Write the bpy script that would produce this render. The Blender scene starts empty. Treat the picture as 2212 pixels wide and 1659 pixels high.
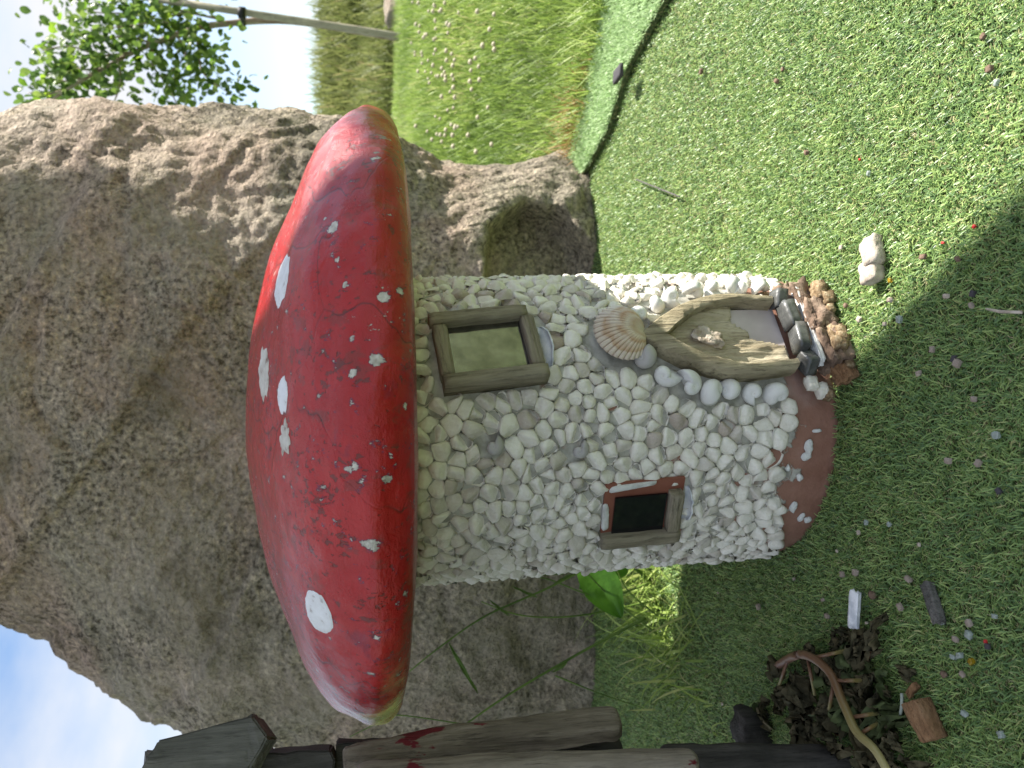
import bpy, bmesh, math, random
import numpy as np
from mathutils import Vector, Matrix, noise
random.seed(7); rng = np.random.default_rng(7)
R_ = math.radians
S = bpy.context.scene
COL = S.collection
# ------------------------------------------------------------------ camera
PITCH = R_(9.7); FPX = 1609.0
CAM = Vector((0, -.755, .40))
FW = Vector((0, math.cos(PITCH), -math.sin(PITCH)))
DN = Vector((0, -math.sin(PITCH), -math.cos(PITCH)))
XV = Vector((1, 0, 0))
cd = bpy.data.cameras.new('camera'); cam = bpy.data.objects.new('camera', cd); COL.objects.link(cam)
cd.sensor_width = 36; cd.lens = 36 * FPX / 2212; cd.clip_start = .01; cd.clip_end = 2000
rot = Matrix((DN, XV, -FW)).transposed()          # the phone was held upright: picture left is up
cam.matrix_world = Matrix.Translation(CAM) @ rot.to_4x4()
cd.dof.use_dof = True; cd.dof.focus_distance = .60; cd.dof.aperture_fstop = 11
S.camera = cam
# ------------------------------------------------------------------ light
SUN_EL, SUN_AZ = R_(51), R_(78)                   # azimuth from +Y towards +X
SUNV = Vector((math.sin(SUN_AZ) * math.cos(SUN_EL), math.cos(SUN_AZ) * math.cos(SUN_EL), math.sin(SUN_EL)))
w = bpy.data.worlds.new('World'); S.world = w; w.use_nodes = True
nt = w.node_tree; nt.nodes.clear()
def wn(t): return nt.nodes.new(t)
out = wn('ShaderNodeOutputWorld'); bg = wn('ShaderNodeBackground'); sky = wn('ShaderNodeTexSky')
sky.sky_type = 'NISHITA'; sky.sun_disc = False; sky.sun_elevation = SUN_EL; sky.sun_rotation = SUN_AZ
sky.air_density = 1.0; sky.dust_density = .15; sky.ozone_density = 1.0
tc = wn('ShaderNodeTexCoord'); mp = wn('ShaderNodeMapping'); mp.inputs['Scale'].default_value = (1.2, 1.2, 2.6)
mp.inputs['Location'].default_value = (.35, .1, .62)
nz = wn('ShaderNodeTexNoise'); nz.inputs['Scale'].default_value = 1.9; nz.inputs['Detail'].default_value = 7; nz.inputs['Roughness'].default_value = .52
rp = wn('ShaderNodeValToRGB'); rp.color_ramp.elements[0].position = .34; rp.color_ramp.elements[1].position = .62
mx = wn('ShaderNodeMix'); mx.data_type = 'RGBA'; mx.inputs[7].default_value = (4.1, 4.15, 4.3, 1)
nt.links.new(tc.outputs['Generated'], mp.inputs['Vector']); nt.links.new(mp.outputs[0], nz.inputs['Vector'])
nt.links.new(nz.outputs['Fac'], rp.inputs[0]); nt.links.new(rp.outputs[0], mx.inputs[0])
nt.links.new(sky.outputs[0], mx.inputs[6]); nt.links.new(mx.outputs[2], bg.inputs['Color'])
bg.inputs['Strength'].default_value = .083
nt.links.new(bg.outputs[0], out.inputs['Surface'])
sl = bpy.data.lights.new('sun', 'SUN'); sl.energy = 4.3; sl.angle = R_(.53); sl.color = (1, .955, .88)
so = bpy.data.objects.new('sun', sl); COL.objects.link(so)
so.rotation_euler = (-SUNV).to_track_quat('-Z', 'Y').to_euler(); so.location = SUNV * 6
S.view_settings.view_transform = 'Standard'; S.view_settings.look = 'None'
S.view_settings.gamma = 1; S.view_settings.use_curve_mapping = False
S.view_settings.exposure = 1.5
# ------------------------------------------------------------------ pixel helpers (2212 x 1659 picture)
def ray(px, py): return FW * FPX + DN * (px - 1106) + XV * (829.5 - py)
def ground(px, py, z=0.0):
    d = ray(px, py); return CAM + d * ((z - CAM.z) / d.z)
def at_y(px, py, Y):
    d = ray(px, py); return CAM + d * ((Y - CAM.y) / d.y)
# ------------------------------------------------------------------ object helpers
def tag(o, label=None, cat=None, group=None, kind=None):
    if label: o['label'] = label
    if cat: o['category'] = cat
    if group: o['group'] = group
    if kind: o['kind'] = kind
    return o
def empty(name, loc=(0, 0, 0)):
    o = bpy.data.objects.new(name, None); o.empty_display_size = .05; o.location = loc; COL.objects.link(o); return o
def link(name, me, parent=None, loc=None):
    o = bpy.data.objects.new(name, me); COL.objects.link(o)
    if parent: o.parent = parent
    if loc is not None: o.location = loc
    return o
def mesh(name, verts, faces, mat, smooth=True, attrs=None):
    me = bpy.data.meshes.new(name); me.from_pydata([tuple(v) for v in verts], [], faces); me.update()
    if smooth: me.polygons.foreach_set('use_smooth', [True] * len(me.polygons))
    if mat: me.materials.append(mat)
    for k, v in (attrs or {}).items():
        a = me.attributes.new(k, 'FLOAT', 'POINT'); a.data.foreach_set('value', np.asarray(v, dtype=np.float32))
    return me
def obj(name, verts, faces, mat, parent=None, loc=None, smooth=True, attrs=None):
    return link(name, mesh(name, verts, faces, mat, smooth, attrs), parent, loc)
def bm_obj(name, bm, mat, parent=None, loc=None, smooth=False):
    me = bpy.data.meshes.new(name); bm.to_mesh(me); bm.free()
    if smooth: me.polygons.foreach_set('use_smooth', [True] * len(me.polygons))
    me.materials.append(mat); return link(name, me, parent, loc)
def np_mesh(name, V, Q, mat, attrs):
    """V (n,3) Q (m,4) quads"""
    me = bpy.data.meshes.new(name)
    me.vertices.add(len(V)); me.vertices.foreach_set('co', V.astype(np.float32).ravel())
    me.loops.add(Q.size); me.loops.foreach_set('vertex_index', Q.astype(np.int32).ravel())
    me.polygons.add(len(Q)); me.polygons.foreach_set('loop_start', np.arange(0, Q.size, 4, dtype=np.int32))
    me.polygons.foreach_set('use_smooth', np.ones(len(Q), dtype=bool))
    me.update(calc_edges=True)
    for k, v in attrs.items():
        a = me.attributes.new(k, 'FLOAT', 'POINT'); a.data.foreach_set('value', v.astype(np.float32))
    me.materials.append(mat); return me
def fbm(p, oct=4, lac=2.1, gain=.5):
    s = 0; a = 1; q = Vector(p)
    for _ in range(oct):
        s += a * noise.noise(q); q = q * lac; a *= gain
    return s
def sstep(a, b, x):
    t = max(0, min(1, (x - a) / (b - a))); return t * t * (3 - 2 * t)
def interp(pts, x):
    if x <= pts[0][0]: return pts[0][1]
    for (a, b), (c, d) in zip(pts, pts[1:]):
        if x <= c: return b + (d - b) * (x - a) / (c - a)
    return pts[-1][1]
# ------------------------------------------------------------------ materials
class Mat:
    def __init__(s, name, rough=.8, spec=.5):
        s.m = bpy.data.materials.new(name); s.m.use_nodes = True; s.t = s.m.node_tree
        s.b = s.t.nodes['Principled BSDF']; s.b.inputs['Roughness'].default_value = rough
        s.b.inputs['Specular IOR Level'].default_value = spec
        s.co = s.n('ShaderNodeTexCoord').outputs['Object']
    def n(s, t): return s.t.nodes.new(t)
    def l(s, a, b): s.t.links.new(a, b)
    def map(s, scale, rot=(0, 0, 0), loc=(0, 0, 0)):
        m = s.n('ShaderNodeMapping'); m.inputs['Scale'].default_value = scale; m.inputs['Rotation'].default_value = rot
        m.inputs['Location'].default_value = loc; s.l(s.co, m.inputs[0]); return m.outputs[0]
    def noise(s, scale, detail=4, rough=.55, vec=None, dist=0):
        x = s.n('ShaderNodeTexNoise'); x.inputs['Scale'].default_value = scale; x.inputs['Detail'].default_value = detail
        x.inputs['Roughness'].default_value = rough; x.inputs['Distortion'].default_value = dist
        s.l(vec or s.co, x.inputs['Vector']); return x.outputs['Fac']
    def vor(s, scale, feature='F1', vec=None, out='Distance'):
        x = s.n('ShaderNodeTexVoronoi'); x.feature = feature; x.inputs['Scale'].default_value = scale
        s.l(vec or s.co, x.inputs['Vector']); return x.outputs[out]
    def attr(s, name):
        a = s.n('ShaderNodeAttribute'); a.attribute_name = name; return a.outputs['Fac']
    def ramp(s, fac, stops, interp='LINEAR'):
        r = s.n('ShaderNodeValToRGB'); cr = r.color_ramp; cr.interpolation = interp
        while len(cr.elements) < len(stops): cr.elements.new(.5)
        for e, (p, c) in zip(cr.elements, stops):
            e.position = p; e.color = (c, c, c, 1) if isinstance(c, (int, float)) else (*c, 1)
        s.l(fac, r.inputs[0]); return r.outputs[0]
    def mix(s, fac, a, b, mode='MIX'):
        m = s.n('ShaderNodeMix'); m.data_type = 'RGBA'; m.blend_type = mode
        for i, v in ((0, fac), (6, a), (7, b)):
            if isinstance(v, (int, float)): m.inputs[i].default_value = v if i == 0 else (v, v, v, 1)
            elif isinstance(v, tuple): m.inputs[i].default_value = (*v, 1)
            else: s.l(v, m.inputs[i])
        return m.outputs[2]
    def math(s, op, a, b=0.0):
        m = s.n('ShaderNodeMath'); m.operation = op
        for i, v in ((0, a), (1, b)):
            if isinstance(v, (int, float)): m.inputs[i].default_value = v
            else: s.l(v, m.inputs[i])
        return m.outputs[0]
    def color(s, c):
        if isinstance(c, tuple): s.b.inputs['Base Color'].default_value = (*c, 1)
        else: s.l(c, s.b.inputs['Base Color'])
        return s
    def rough(s, r): s.l(r, s.b.inputs['Roughness']); return s
    def bump(s, h, strength=.5, dist=.01, prev=None):
        b = s.n('ShaderNodeBump'); b.inputs['Strength'].default_value = strength; b.inputs['Distance'].default_value = dist
        s.l(h, b.inputs['Height'])
        if prev: s.l(prev, b.inputs['Normal'])
        s.l(b.outputs[0], s.b.inputs['Normal']); return b.outputs[0]
    def translucent(s, fac, color):
        t = s.n('ShaderNodeBsdfTranslucent'); s.l(color, t.inputs['Color']); mx = s.n('ShaderNodeMixShader')
        mx.inputs[0].default_value = fac; s.l(s.b.outputs[0], mx.inputs[1]); s.l(t.outputs[0], mx.inputs[2])
        s.l(mx.outputs[0], s.t.nodes['Material Output'].inputs['Surface']); return s

def blade_mat(name, stops, rough=.5, trans=.3, spec=.35):
    m = Mat(name, rough, spec); c = m.ramp(m.attr('rnd'), stops); m.color(c); m.translucent(trans, c); return m.m
M = {}
M['turf'] = blade_mat('turf_fibre', [(0, (.07, .14, .055)), (.25, (.17, .29, .095)), (.5, (.31, .45, .14)), (.72, (.47, .59, .20)), (.78, (.54, .52, .24)), (1, (.66, .60, .36))], .40, .30, .5)
M['strip'] = blade_mat('pale_turf_fibre', [(0, (.30, .45, .20)), (.6, (.48, .64, .32)), (1, (.64, .76, .48))], .45, .3, .45)
M['meadow'] = blade_mat('meadow_grass_blade', [(0, (.11, .18, .035)), (.4, (.25, .36, .075)), (.75, (.42, .53, .14)), (.9, (.55, .55, .24)), (1, (.66, .55, .32))], .5, .4)
M['dry'] = blade_mat('dry_grass_blade', [(0, (.28, .16, .06)), (.5, (.42, .25, .10)), (1, (.55, .42, .20))], .6, .3)
M['hedge'] = blade_mat('bank_grass_blade', [(0, (.12, .14, .045)), (.45, (.24, .28, .09)), (.8, (.36, .37, .14)), (1, (.46, .36, .19))], .6, .35)
m = Mat('turf_backing', .95, .1); c = m.ramp(m.noise(260, 3), [(.3, (.03, .05, .022)), (.5, (.09, .125, .05)), (.62, (.20, .20, .09)), (.75, (.34, .31, .17))]); m.color(c); m.bump(m.noise(500, 3), .7, .004); M['backing'] = m.m
m = Mat('meadow_soil', .95, .1); m.color(m.ramp(m.noise(6, 5), [(.3, (.05, .08, .02)), (.7, (.12, .18, .045))])); M['soil'] = m.m

# granite
m = Mat('granite', .88, .25)
big = m.noise(3.2, 4, .6, dist=.6); mid = m.noise(11, 4, .6); sp = m.noise(115, 3, .65); vv = m.vor(170, out='Color')
base = m.ramp(big, [(.28, (.19, .155, .11)), (.42, (.29, .245, .18)), (.55, (.34, .29, .22)), (.66, (.43, .35, .275))])
base = m.mix(m.ramp(mid, [(.42, 0.0), (.7, .7)]), base, (.32, .285, .22))
base = m.mix(m.ramp(m.noise(2.1, 3, .5, vec=m.map((1, 1, 1.6), loc=(3, 1, 5))), [(.54, 0.0), (.66, .5)]), base, (.43, .30, .235))
base = m.mix(m.ramp(m.noise(4.5, 5, .65, vec=m.map((1, 1, .8), loc=(7, 2, 1))), [(.55, 0.0), (.68, .6)]), base, (.13, .115, .085))
spk = m.ramp(sp, [(.36, (.24, .23, .22)), (.47, (.80, .80, .80)), (.58, (1.1, 1.1, 1.1)), (.68, (1.75, 1.7, 1.6))])
base = m.mix(m.ramp(m.noise(5, 3, .5, vec=m.map((1, 1, 1), loc=(1, 9, 4))), [(.3, .25), (.6, .95)]), base, spk, 'MULTIPLY')
m.color(base)
n1 = m.bump(m.noise(30, 6, .72), .75, .02); n2 = m.bump(sp, .75, .006, n1); m.bump(m.vor(120), .35, .005, n2); M['granite'] = m.m

m = Mat('pale_rot', .95, .1); m.color(m.ramp(m.noise(120, 5), [(.3, (.30, .23, .16)), (.7, (.60, .53, .44))])); m.bump(m.noise(180, 5), .8, .004); M['rot'] = m.m
# red cap paint
m = Mat('red_cap_paint', .3, .38); m.b.inputs['Coat Weight'].default_value = .12; m.b.inputs['Coat Roughness'].default_value = .18
chip = m.attr('chip'); cn = m.noise(120, 5, .7, vec=m.map((1, 1, .55))); cn2 = m.noise(22, 4, .6)
e = m.math('ADD', chip, m.math('MULTIPLY', m.math('SUBTRACT', cn, .5), 2.9))
chipmask = m.ramp(e, [(.46, 0.0), (.50, 1.0)])
ringmask = m.ramp(e, [(.34, 0.0), (.38, 1.0)])
speck = m.noise(190, 3, .6, vec=m.map((1, 1, .5)));
specmask = m.ramp(m.math('ADD', speck, m.math('MULTIPLY', cn2, .45)), [(.862, 0.0), (.880, 1.0)])
red = m.ramp(m.noise(9, 5, .6), [(.3, (.30, .009, .011)), (.55, (.40, .013, .014)), (.75, (.48, .024, .022))])
red = m.mix(m.ramp(m.noise(14, 5, .7, vec=m.map((1, 1, 1.4), loc=(2, 4, 1))), [(.60, 0.0), (.68, .7)]), red, (.21, .018, .04))
worn = m.ramp(m.noise(60, 5, .7, vec=m.map((1, 1, .35))), [(.56, 0.0), (.62, .55)])
red = m.mix(worn, red, (.19, .035, .03))
red = m.mix(ringmask, red, (.17, .02, .055))
red = m.mix(m.math('MULTIPLY', specmask, .7), red, (.10, .035, .03))
white = m.ramp(m.noise(160, 4), [(.35, (.34, .31, .26)), (.6, (.66, .63, .56))])
cr = m.ramp(m.vor(6.5, 'DISTANCE_TO_EDGE', vec=m.mix(.06, m.co, m.n('ShaderNodeTexNoise').outputs['Color'])), [(0, 0.0), (.006, 1.0)])
ckm = m.ramp(m.noise(12, 2, .5, vec=m.map((1, 1, 1), loc=(4, 2, 8))), [(.48, 0.0), (.54, .75)])
red = m.mix(m.math('MULTIPLY', ckm, m.math('SUBTRACT', 1.0, cr)), red, (.05, .012, .012))
flk = m.ramp(m.math('ADD', m.noise(85, 6, .75, vec=m.map((1, 1, .5), loc=(3, 3, 9))), m.math('MULTIPLY', m.noise(7, 2, .5, vec=m.map((1, 1, 1), loc=(8, 1, 2))), .5)), [(.955, 0.0), (.965, 1.0)])
chipmask = m.math('MAXIMUM', chipmask, flk)
m.color(m.mix(chipmask, red, white))
m.rough(m.ramp(m.noise(40, 4, .7), [(.3, .13), (.7, .32)]))
h = m.math('ADD', m.math('MULTIPLY', m.noise(70, 7, .72, dist=.6), 1.0), m.math('MULTIPLY', m.noise(20, 4, .6), 1.0))
n0 = m.bump(h, .6, .0040); n0 = m.bump(m.noise(240, 4, .7), .30, .0014, n0)
st = m.noise(55, 5, .75, vec=m.map((.55, .55, 2.6))); n0 = m.bump(st, .40, .0030, n0)
h2 = m.math('ADD', m.math('MULTIPLY', chipmask, 1.0), m.math('MULTIPLY', specmask, .9)); n0 = m.bump(m.math('MULTIPLY', h2, -1.0), .9, .0012, n0)
m.bump(cr, .35, .0012, n0)
M['cap'] = m.m
m = Mat('white_spot_paint', .5, .4); m.color(m.ramp(m.noise(130, 5, .7), [(.30, (.34, .30, .28)), (.40, (.70, .70, .71)), (.7, (.82, .83, .85))])); m.bump(m.noise(190, 5, .7, vec=m.map((1, 1, .4))), .6, .002); M['spot'] = m.m
m = Mat('chipped_spot_paint', .7, .3); m.color(m.ramp(m.noise(90, 5, .7), [(.33, (.20, .10, .08)), (.42, (.50, .46, .40)), (.7, (.70, .68, .62))])); m.bump(m.noise(160, 5, .7), .7, .003); M['spot_worn'] = m.m

# pebbles
m = Mat('pebble_marble', .55, .4)
c = m.ramp(m.attr('tint'), [(0, (.78, .745, .66)), (.55, (.86, .825, .74)), (.68, (.78, .73, .635)), (.80, (.64, .60, .53)), (.93, (.56, .50, .43)), (1, (.42, .34, .28))])
c = m.mix(m.ramp(m.noise(120, 4, .6), [(.35, .55), (.65, 0.0)]), c, m.mix(1.0, c, (.78, .75, .68), 'MULTIPLY'))
c = m.mix(m.ramp(m.noise(900, 2), [(.68, 0.0), (.74, .7)]), c, (.9, .9, .9))
m.color(c); n0 = m.bump(m.noise(170, 4, .6), .45, .003); m.bump(m.noise(480, 4, .65), .40, .0015, n0); m.b.inputs['Subsurface Weight'].default_value = .0; M['pebble'] = m.m
# pipe wall: terracotta under white mortar
m = Mat('mortared_terracotta', .75, .3)
z = m.n('ShaderNodeSeparateXYZ'); m.l(m.co, z.inputs[0]); zz = z.outputs['Z']
k = m.math('ADD', m.math('MULTIPLY', zz, 9.0), m.noise(48, 4, .6))
k = m.ramp(k, [(.92, 0.0), (.97, 1.0)])
tcol = m.ramp(m.noise(18, 5, .6), [(.3, (.23, .11, .075)), (.55, (.31, .165, .12)), (.72, (.36, .25, .21))])
mcol = m.ramp(m.noise(90, 4), [(.35, (.27, .26, .225)), (.6, (.47, .455, .40))])
patch = m.ramp(m.noise(20, 3, .5, vec=m.map((1, 1, 1), loc=(5, 5, 2))), [(.64, 0.0), (.67, 1.0)])
k = m.math('MULTIPLY', k, m.math('SUBTRACT', 1.0, patch))
m.color(m.mix(k, tcol, mcol)); m.rough(m.ramp(k, [(0, .5), (1, .9)])); m.bump(m.math('ADD', m.math('MULTIPLY', k, 1.2), m.noise(150, 4)), .5, .002); M['wall'] = m.m
m = Mat('dried_mortar', .9, .2); m.color(m.ramp(m.noise(120, 4), [(.3, (.48, .47, .44)), (.65, (.72, .72, .69))])); m.bump(m.noise(200, 4), .6, .002); M['mortar'] = m.m
m = Mat('terracotta', .6, .35); m.color(m.ramp(m.noise(30, 5), [(.3, (.19, .06, .035)), (.7, (.27, .10, .065))])); m.bump(m.noise(120, 4), .3, .002); M['terracotta'] = m.m

def wood(name, dark, midc, light, scale=(90, 90, 9), rough=.85, paint=None, grow=True):
    m = Mat(name, rough, .25)
    if True:
        v = m.map(scale)
    g = m.noise(1.0, 5, .65, vec=v, dist=.5); g2 = m.noise(3.2, 4, .7, vec=v)
    c = m.ramp(g, [(.28, dark), (.48, midc), (.7, light)])
    c = m.mix(m.ramp(g2, [(.55, 0.0), (.68, .7)]), c, tuple(x * .45 for x in dark))
    c = m.mix(m.ramp(m.noise(28, 4, .6), [(.45, 0.0), (.7, .5)]), c, tuple(x * .6 for x in midc))
    if paint:
        pm = m.ramp(m.noise(26, 5, .65, vec=m.map((1, 1, .45), loc=(2.2, .4, 1.7))), [(paint[1], 0.0), (paint[1] + .02, 1.0)])
        c = m.mix(pm, c, paint[0])
    m.color(c); n0 = m.bump(g, .8, .005); m.bump(g2, .7, .003, n0); return m.m
M['frame'] = wood('window_driftwood', (.14, .12, .08), (.27, .235, .165), (.40, .36, .27))
M['frame_h'] = wood('window_driftwood_cross', (.14, .12, .08), (.26, .225, .16), (.39, .35, .26), (9, 90, 90))
M['boat'] = wood('boat_driftwood', (.17, .135, .080), (.33, .28, .18), (.50, .43, .29), (130, 60, 11))
M['panel'] = wood('rotten_panel', (.26, .20, .12), (.47, .40, .27), (.62, .55, .40), (110, 60, 14))
M['log'] = wood('log_driftwood', (.06, .047, .034), (.17, .14, .105), (.30, .255, .20), (110, 110, 8), paint=((.13, .014, .02), .63))
M['log2'] = wood('pale_log_driftwood', (.13, .105, .085), (.25, .21, .17), (.36, .31, .26), (110, 110, 7), paint=((.14, .014, .022), .63))
M['dark'] = wood('dark_timber', (.022, .020, .018), (.050, .046, .041), (.085, .078, .070), (100, 100, 8))
M['roofwood'] = wood('grey_roof_timber', (.06, .058, .052), (.125, .12, .108), (.20, .19, .17), (90, 90, 8))
M['bark'] = wood('rotten_bark', (.05, .037, .028), (.20, .135, .095), (.46, .35, .26), (45, 45, 45), .9)
M['chunk'] = wood('orange_wood_chunk', (.16, .085, .040), (.30, .17, .085), (.40, .25, .14), (60, 160, 160))
M['shade_screen'] = wood('shade_screen_timber', (.10, .08, .05), (.2, .16, .11), (.3, .25, .18), (6, 60, 60))  # wood of the added screen that blocks the sun
m = Mat('foam_filler', .95, .2); m.color(m.ramp(m.noise(150, 4), [(.3, (.10, .065, .035)), (.5, (.30, .21, .12)), (.7, (.52, .42, .28))])); m.bump(m.noise(220, 5, .7), .8, .005); M['foam'] = m.m
m = Mat('slate', .22, .6); m.color(m.ramp(m.noise(60, 5), [(.3, (.045, .047, .046)), (.7, (.13, .132, .125))])); m.bump(m.noise(140, 5), .4, .002); m.rough(m.ramp(m.noise(90, 3), [(.4, .16), (.7, .5)])); M['slate'] = m.m
m = Mat('mirror_pane', .10, .5); m.color(m.ramp(m.noise(55, 4, .6), [(.3, (.20, .20, .20)), (.7, (.42, .42, .42))])); m.b.inputs['Metallic'].default_value = 1; m.rough(m.ramp(m.noise(40, 3), [(.3, .07), (.7, .17)])); M['mirror'] = m.m
m = Mat('dark_glass', .06, .6); m.color((.006, .007, .009)); M['glass'] = m.m
m = Mat('snail_shell', .42, .45)
c = m.ramp(m.attr('t'), [(0, (.50, .42, .36)), (.12, (.70, .66, .60)), (.5, (.80, .79, .75)), (1, (.74, .73, .70))]); c = m.mix(m.ramp(m.noise(90, 4), [(.5, 0.0), (.75, .5)]), c, (.55, .52, .47)); m.color(c); m.bump(m.noise(160, 4), .25, .001); M['shell'] = m.m
m = Mat('grey_snail_shell', .45, .4); c = m.ramp(m.attr('t'), [(0, (.25, .22, .22)), (.5, (.46, .44, .43)), (1, (.38, .36, .35))]); m.color(m.mix(m.ramp(m.noise(140, 3), [(.4, 0.0), (.7, .6)]), c, (.52, .49, .46))); M['shell_grey'] = m.m
m = Mat('cockle_shell', .55, .4)
band = m.math('ADD', m.attr('t'), m.math('MULTIPLY', m.noise(60, 3), .28))
c = m.ramp(band, [(.2, (.60, .52, .42)), (.42, (.50, .36, .25)), (.52, (.62, .53, .42)), (.68, (.46, .29, .17)), (.78, (.60, .50, .39)), (.95, (.50, .34, .21)), (1.0, (.64, .55, .44))])
c = m.mix(m.ramp(m.noise(45, 4), [(.5, 0.0), (.7, .75)]), c, (.76, .72, .65)); c = m.mix(m.attr('rib'), c, m.mix(1.0, c, (.60, .50, .42), 'MULTIPLY')); m.color(c); m.bump(m.noise(300, 4), .4, .001); M['cockle'] = m.m
m = Mat('mussel_shell', .3, .5); m.color(m.ramp(m.noise(45, 4), [(.38, (.20, .22, .27)), (.5, (.55, .57, .60)), (.62, (.78, .77, .74))])); M['mussel'] = m.m
m = Mat('pale_stone', .9, .2); m.color(m.ramp(m.noise(110, 5), [(.3, (.34, .28, .22)), (.55, (.52, .45, .37)), (.75, (.62, .56, .48))])); m.bump(m.noise(160, 5), .6, .003); M['stone'] = m.m
m = Mat('grit_stone', .9, .2); m.color(m.ramp(m.noise(60, 5), [(.3, (.24, .19, .15)), (.7, (.45, .38, .32))])); m.bump(m.noise(200, 4), .5, .002); M['grit'] = m.m
m = Mat('dark_grit', .8, .3); m.color((.06, .055, .06)); M['darkgrit'] = m.m
m = Mat('sea_glass', .25, .5); m.color((.48, .54, .50)); m.b.inputs['Transmission Weight'].default_value = .45; M['glassbit'] = m.m
m = Mat('amber_glass', .2, .5); m.color((.45, .30, .02)); m.b.inputs['Transmission Weight'].default_value = .5; M['amber'] = m.m
m = Mat('red_flake', .5, .4); m.color((.50, .03, .03)); M['redbit'] = m.m
m = Mat('white_plastic', .35, .5); m.color(m.ramp(m.noise(120, 3), [(.4, (.55, .58, .62)), (.6, (.82, .83, .86))])); M['plastic'] = m.m
m = Mat('withered_leaf', .8, .2); c = m.ramp(m.noise(45, 5), [(.3, (.05, .05, .028)), (.55, (.12, .105, .058)), (.75, (.24, .19, .11))]); m.color(c); m.bump(m.noise(120, 4), .8, .004); m.translucent(.15, c); M['wilt'] = m.m
m = Mat('rust_leaf', .7, .2); m.color(m.ramp(m.noise(60, 4), [(.3, (.14, .035, .02)), (.7, (.28, .08, .04))])); M['rustleaf'] = m.m
m = Mat('green_wilted_leaf', .7, .3); m.color(m.ramp(m.noise(50, 4), [(.3, (.04, .055, .02)), (.7, (.10, .13, .045))])); M['wiltgreen'] = m.m
m = Mat('brown_plant_stem', .45, .45); m.color(m.ramp(m.attr('t'), [(0, (.36, .27, .23)), (.14, (.17, .085, .055)), (.5, (.13, .07, .03)), (.66, (.20, .16, .055)), (1, (.36, .32, .14))])); m.bump(m.noise(120, 4, vec=m.map((1, 1, 1))), .3, .002); M['wiltstem'] = m.m
m = Mat('dock_leaf', .4, .45); c = m.ramp(m.noise(22, 4), [(.3, (.05, .15, .018)), (.7, (.12, .27, .035))]); m.color(c); m.translucent(.4, m.mix(1.0, c, (1.5, 1.6, .6), 'MULTIPLY')); m.bump(m.noise(60, 3), .5, .004); M['dock'] = m.m
m = Mat('grass_stalk', .5, .35); c = m.ramp(m.noise(14, 3), [(.3, (.07, .14, .025)), (.7, (.20, .31, .06))]); m.color(c); m.translucent(.3, c); M['stalk'] = m.m
m = Mat('grey_stalk', .6, .3); m.color((.34, .38, .33)); M['greystalk'] = m.m
m = Mat('tree_leaf', .42, .45); info = m.n('ShaderNodeObjectInfo'); c = m.ramp(info.outputs['Random'], [(0, (.05, .10, .028)), (.5, (.13, .22, .045)), (1, (.27, .37, .08))]); m.color(c); m.translucent(.45, m.mix(1.0, c, (1.6, 1.7, .7), 'MULTIPLY')); M['leaf'] = m.m
M['leaf_mass'] = blade_mat('tree_leaf_mass', [(0, (.05, .10, .028)), (.5, (.13, .22, .045)), (1, (.27, .37, .08))], .42, .45)
m = Mat('tree_bark', .8, .25); m.color(m.ramp(m.noise(40, 4, vec=m.map((1, 1, .3))), [(.35, (.20, .13, .09)), (.6, (.42, .36, .29))])); M['treebark'] = m.m
M['stake'] = wood('stake_timber', (.22, .20, .15), (.36, .33, .25), (.50, .46, .36), (30, 30, 4))
m = Mat('black_rubber', .6, .3); m.color((.018, .018, .02)); M['rubber'] = m.m
m = Mat('clover_flower', .7, .2); c = m.ramp(m.noise(90, 3), [(.35, (.34, .27, .19)), (.6, (.55, .52, .38))]); m.color(c); M['clover'] = m.m
m = Mat('yellow_petal', .6, .2); m.color((.75, .48, .03)); M['yellow'] = m.m

# ------------------------------------------------------------------ terrain
def terrain(x, y):
    """height of the ground: flat turf, a bank rising behind"""
    b = sstep(.52, 3.0, y + .5 * (x - .6)) if x > -3 else 0
    z = .285 * b * sstep(.30, .62, x + .12 * (y - .6)) if y < 1.6 else .285 * b
    if y >= 1.2: z = max(z, .285 * sstep(1.0, 3.2, y))
    z += .62 * sstep(5.2, 7.4, y) - .25 * sstep(8, 60, y)
    if y > .9: z += .03 * noise.noise(Vector((x * 1.3, y * 1.3, 2))) * sstep(.9, 2, y)
    return z
xs = sorted(set([-400, -120, -50, -25, -14, -8, -5] + [round(-4 + .2 * i, 3) for i in range(41)] + [round(-.7 + .05 * i, 3) for i in range(39)] + [5, 8, 14, 25, 50, 120, 400]))
ys = sorted(set([-400, -120, -40, -15, -6, -3, -2] + [round(-1.2 + .1 * i, 3) for i in range(105)] + [10, 12, 15, 20, 30, 50, 90, 160, 300, 600]))
V = [(x, y, terrain(x, y) if abs(x) < 5 else terrain(math.copysign(5, x), y)) for y in ys for x in xs]
Fc = [(j * len(xs) + i, j * len(xs) + i + 1, (j + 1) * len(xs) + i + 1, (j + 1) * len(xs) + i) for j in range(len(ys) - 1) for i in range(len(xs) - 1)]
g = obj('ground', V, Fc, M['backing']); g.data.materials.append(M['soil']); tag(g, 'green artificial turf ground rising to a meadow bank', 'ground', kind='structure')
mi = [1 if (sum(V[i][1] for i in f) / 4 > 1.3 or sum(V[i][0] for i in f) / 4 > .95 and sum(V[i][1] for i in f) / 4 > .45) else 0 for f in Fc]
g.data.polygons.foreach_set('material_index', mi)

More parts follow.
